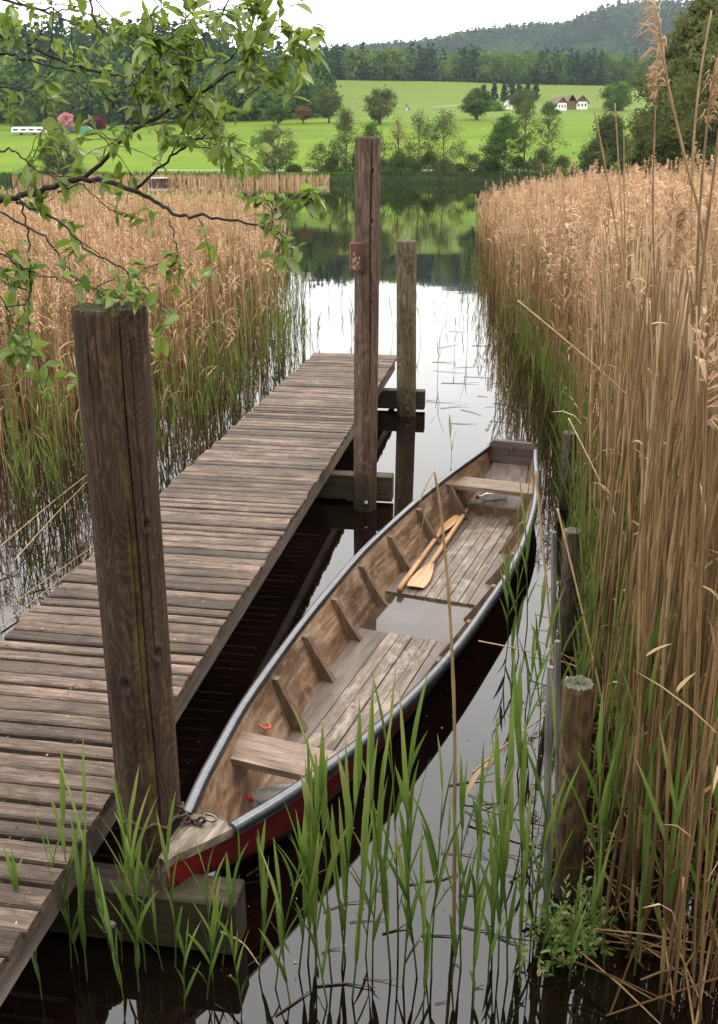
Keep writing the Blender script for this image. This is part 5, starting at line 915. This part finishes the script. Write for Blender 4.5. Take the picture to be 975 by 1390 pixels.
branch([(186,257),(236,209),(281,181),(317,151)],2.85,2.7,.006,.002,9,1.0)
branch([(-40,25),(0,48),(45,63),(100,90),(151,100),(196,98),(236,88),(281,78)],3.1,2.85,.010,.003,14,1.1,(.1,.3),(.05,.1,2.2))
branch([(-20,70),(25,78),(65,90),(110,97)],3.1,3.0,.006,.003,8,1.1)
branch([(-30,-10),(50,12),(100,30),(166,33),(230,40),(300,20)],3.2,2.9,.008,.002,11,1.0,(.1,.3),(0,.2,3.0))
branch([(118,-20),(130,30),(150,50),(185,62),(230,55)],2.9,2.8,.005,.002,10,1.2)
branch([(235,-30),(262,20),(300,20),(340,40),(352,60)],2.9,2.75,.005,.002,6,.9)
branch([(322,95),(347,75),(367,45),(392,38),(404,62)],2.78,2.72,.003,.0016,5,1.3,(.06,.14))
branch([(352,55),(372,25),(392,8)],2.76,2.72,.0025,.0016,4,1.2,(.05,.12))
branch([(317,151),(335,130),(362,108),(378,98)],2.75,2.7,.0025,.0016,4,1.1,(.05,.12))
branch([(210,68),(181,126),(180,176)],2.8,2.8,.0035,.002,3,.6)
branch([(98,98),(121,136),(128,176),(146,191)],2.95,2.85,.0035,.0018,3,.5)
branch([(130,100),(150,140),(190,170)],2.9,2.85,.003,.0018,3,.7)
branch([(25,273),(82,302),(119,339),(180,372),(205,400),(238,429)],2.95,2.75,.006,.002,8,.75,(.06,.16))
branch([(0,289),(62,322),(98,372),(135,396),(176,408),(209,404)],2.9,2.75,.005,.0018,6,.7,(.06,.14))
branch([(25,262),(37,322),(41,384),(37,425),(45,470),(64,499)],2.9,2.85,.0045,.002,7,.9,(.06,.16))
branch([(-20,390),(0,400),(16,433),(35,450)],2.9,2.9,.004,.002,5,1.0,(.05,.15))
branch([(229,300),(238,322),(236,359),(205,360),(187,374)],2.8,2.75,.0032,.0016,3,.8,(.05,.1))
branch([(80,262),(110,250),(150,285),(195,300)],2.9,2.8,.0035,.0018,4,.5,(.05,.14))
branch([(-30,120),(0,118),(30,122),(60,140),(50,200),(15,260)],3.1,2.95,.005,.002,10,1.2,(.08,.25))
branch([(-20,215),(15,205),(50,230),(85,245)],2.95,2.9,.005,.002,6,.9,(.08,.2))
branch([(-20,330),(10,350),(45,370),(75,378),(105,382)],2.85,2.8,.004,.0018,7,.9,(.06,.15))
branch([(-20,440),(10,455),(30,465)],2.9,2.9,.003,.0018,3,.9,(.05,.12))
branch([(300,90),(330,60),(345,20),(352,-5)],2.8,2.75,.0035,.002,5,.9,(.08,.2))
branch([(-20,-30),(20,0),(70,15),(110,5),(150,-15)],3.0,2.9,.005,.002,10,1.0,(.1,.25))
# upper crown outside the frame, above and to the left, which shades the near bank
rr=np.random.default_rng(4); mb=MB(); ml=MB(); LP=[]
for k in range(22):
    z0=rr.uniform(1.9,4.3); an=rr.uniform(0,6.283); L=rr.uniform(.7,1.7); c0=np.array([-.02,.2,z0]); e=c0+np.array([math.cos(an)*L,math.sin(an)*L,rr.uniform(.1,1.0)]); pts=np.array([c0+(e-c0)*t+[0,0,.12*math.sin(t*3)] for t in np.linspace(0,1,6)])
    w=pts+TO; px=w[:,0]/np.maximum(w[:,1],.1)*1300*1.0
    if np.any((w[:,1]>.3)&(w[:,0]/np.maximum(w[:,1],.1)>-.42)&(w[:,2]<2.5+w[:,1]*.16)): continue
    mb.tube(pts,np.linspace(.02,.004,6),6,False)
    for q in range(45): LP.append(pts[rr.integers(2,6)]+rr.normal(0,.16,3))
ub=mb.build('branch',M['twig'],tree,True); LP=np.array(LP); w=LP+TO; ok=~((w[:,1]>.2)&(w[:,0]/np.maximum(w[:,1],.1)>-.40)&(w[:,2]<2.5+w[:,1]*.20)); LP=LP[ok]; n_=len(LP)
leaves(ml,LP,rr.normal(0,1,(n_,3))*[1,1,.5],np.array([[0,0,1.0]])+rr.normal(0,.4,(n_,3)),rr.uniform(.045,.08,n_),np.clip(rr.beta(2,2.6,n_),0,1)); ml.build('foliage',M['near_leaf'],ub,True)

mb=MB(); mb.box((0,1120,147.5),(5400,2480,305)); hz_=mb.mesh('haze',M['haze']); o=link('haze',hz_); tag(o,'thin pale haze filling the air over the lake and hills','haze',None,'stuff')
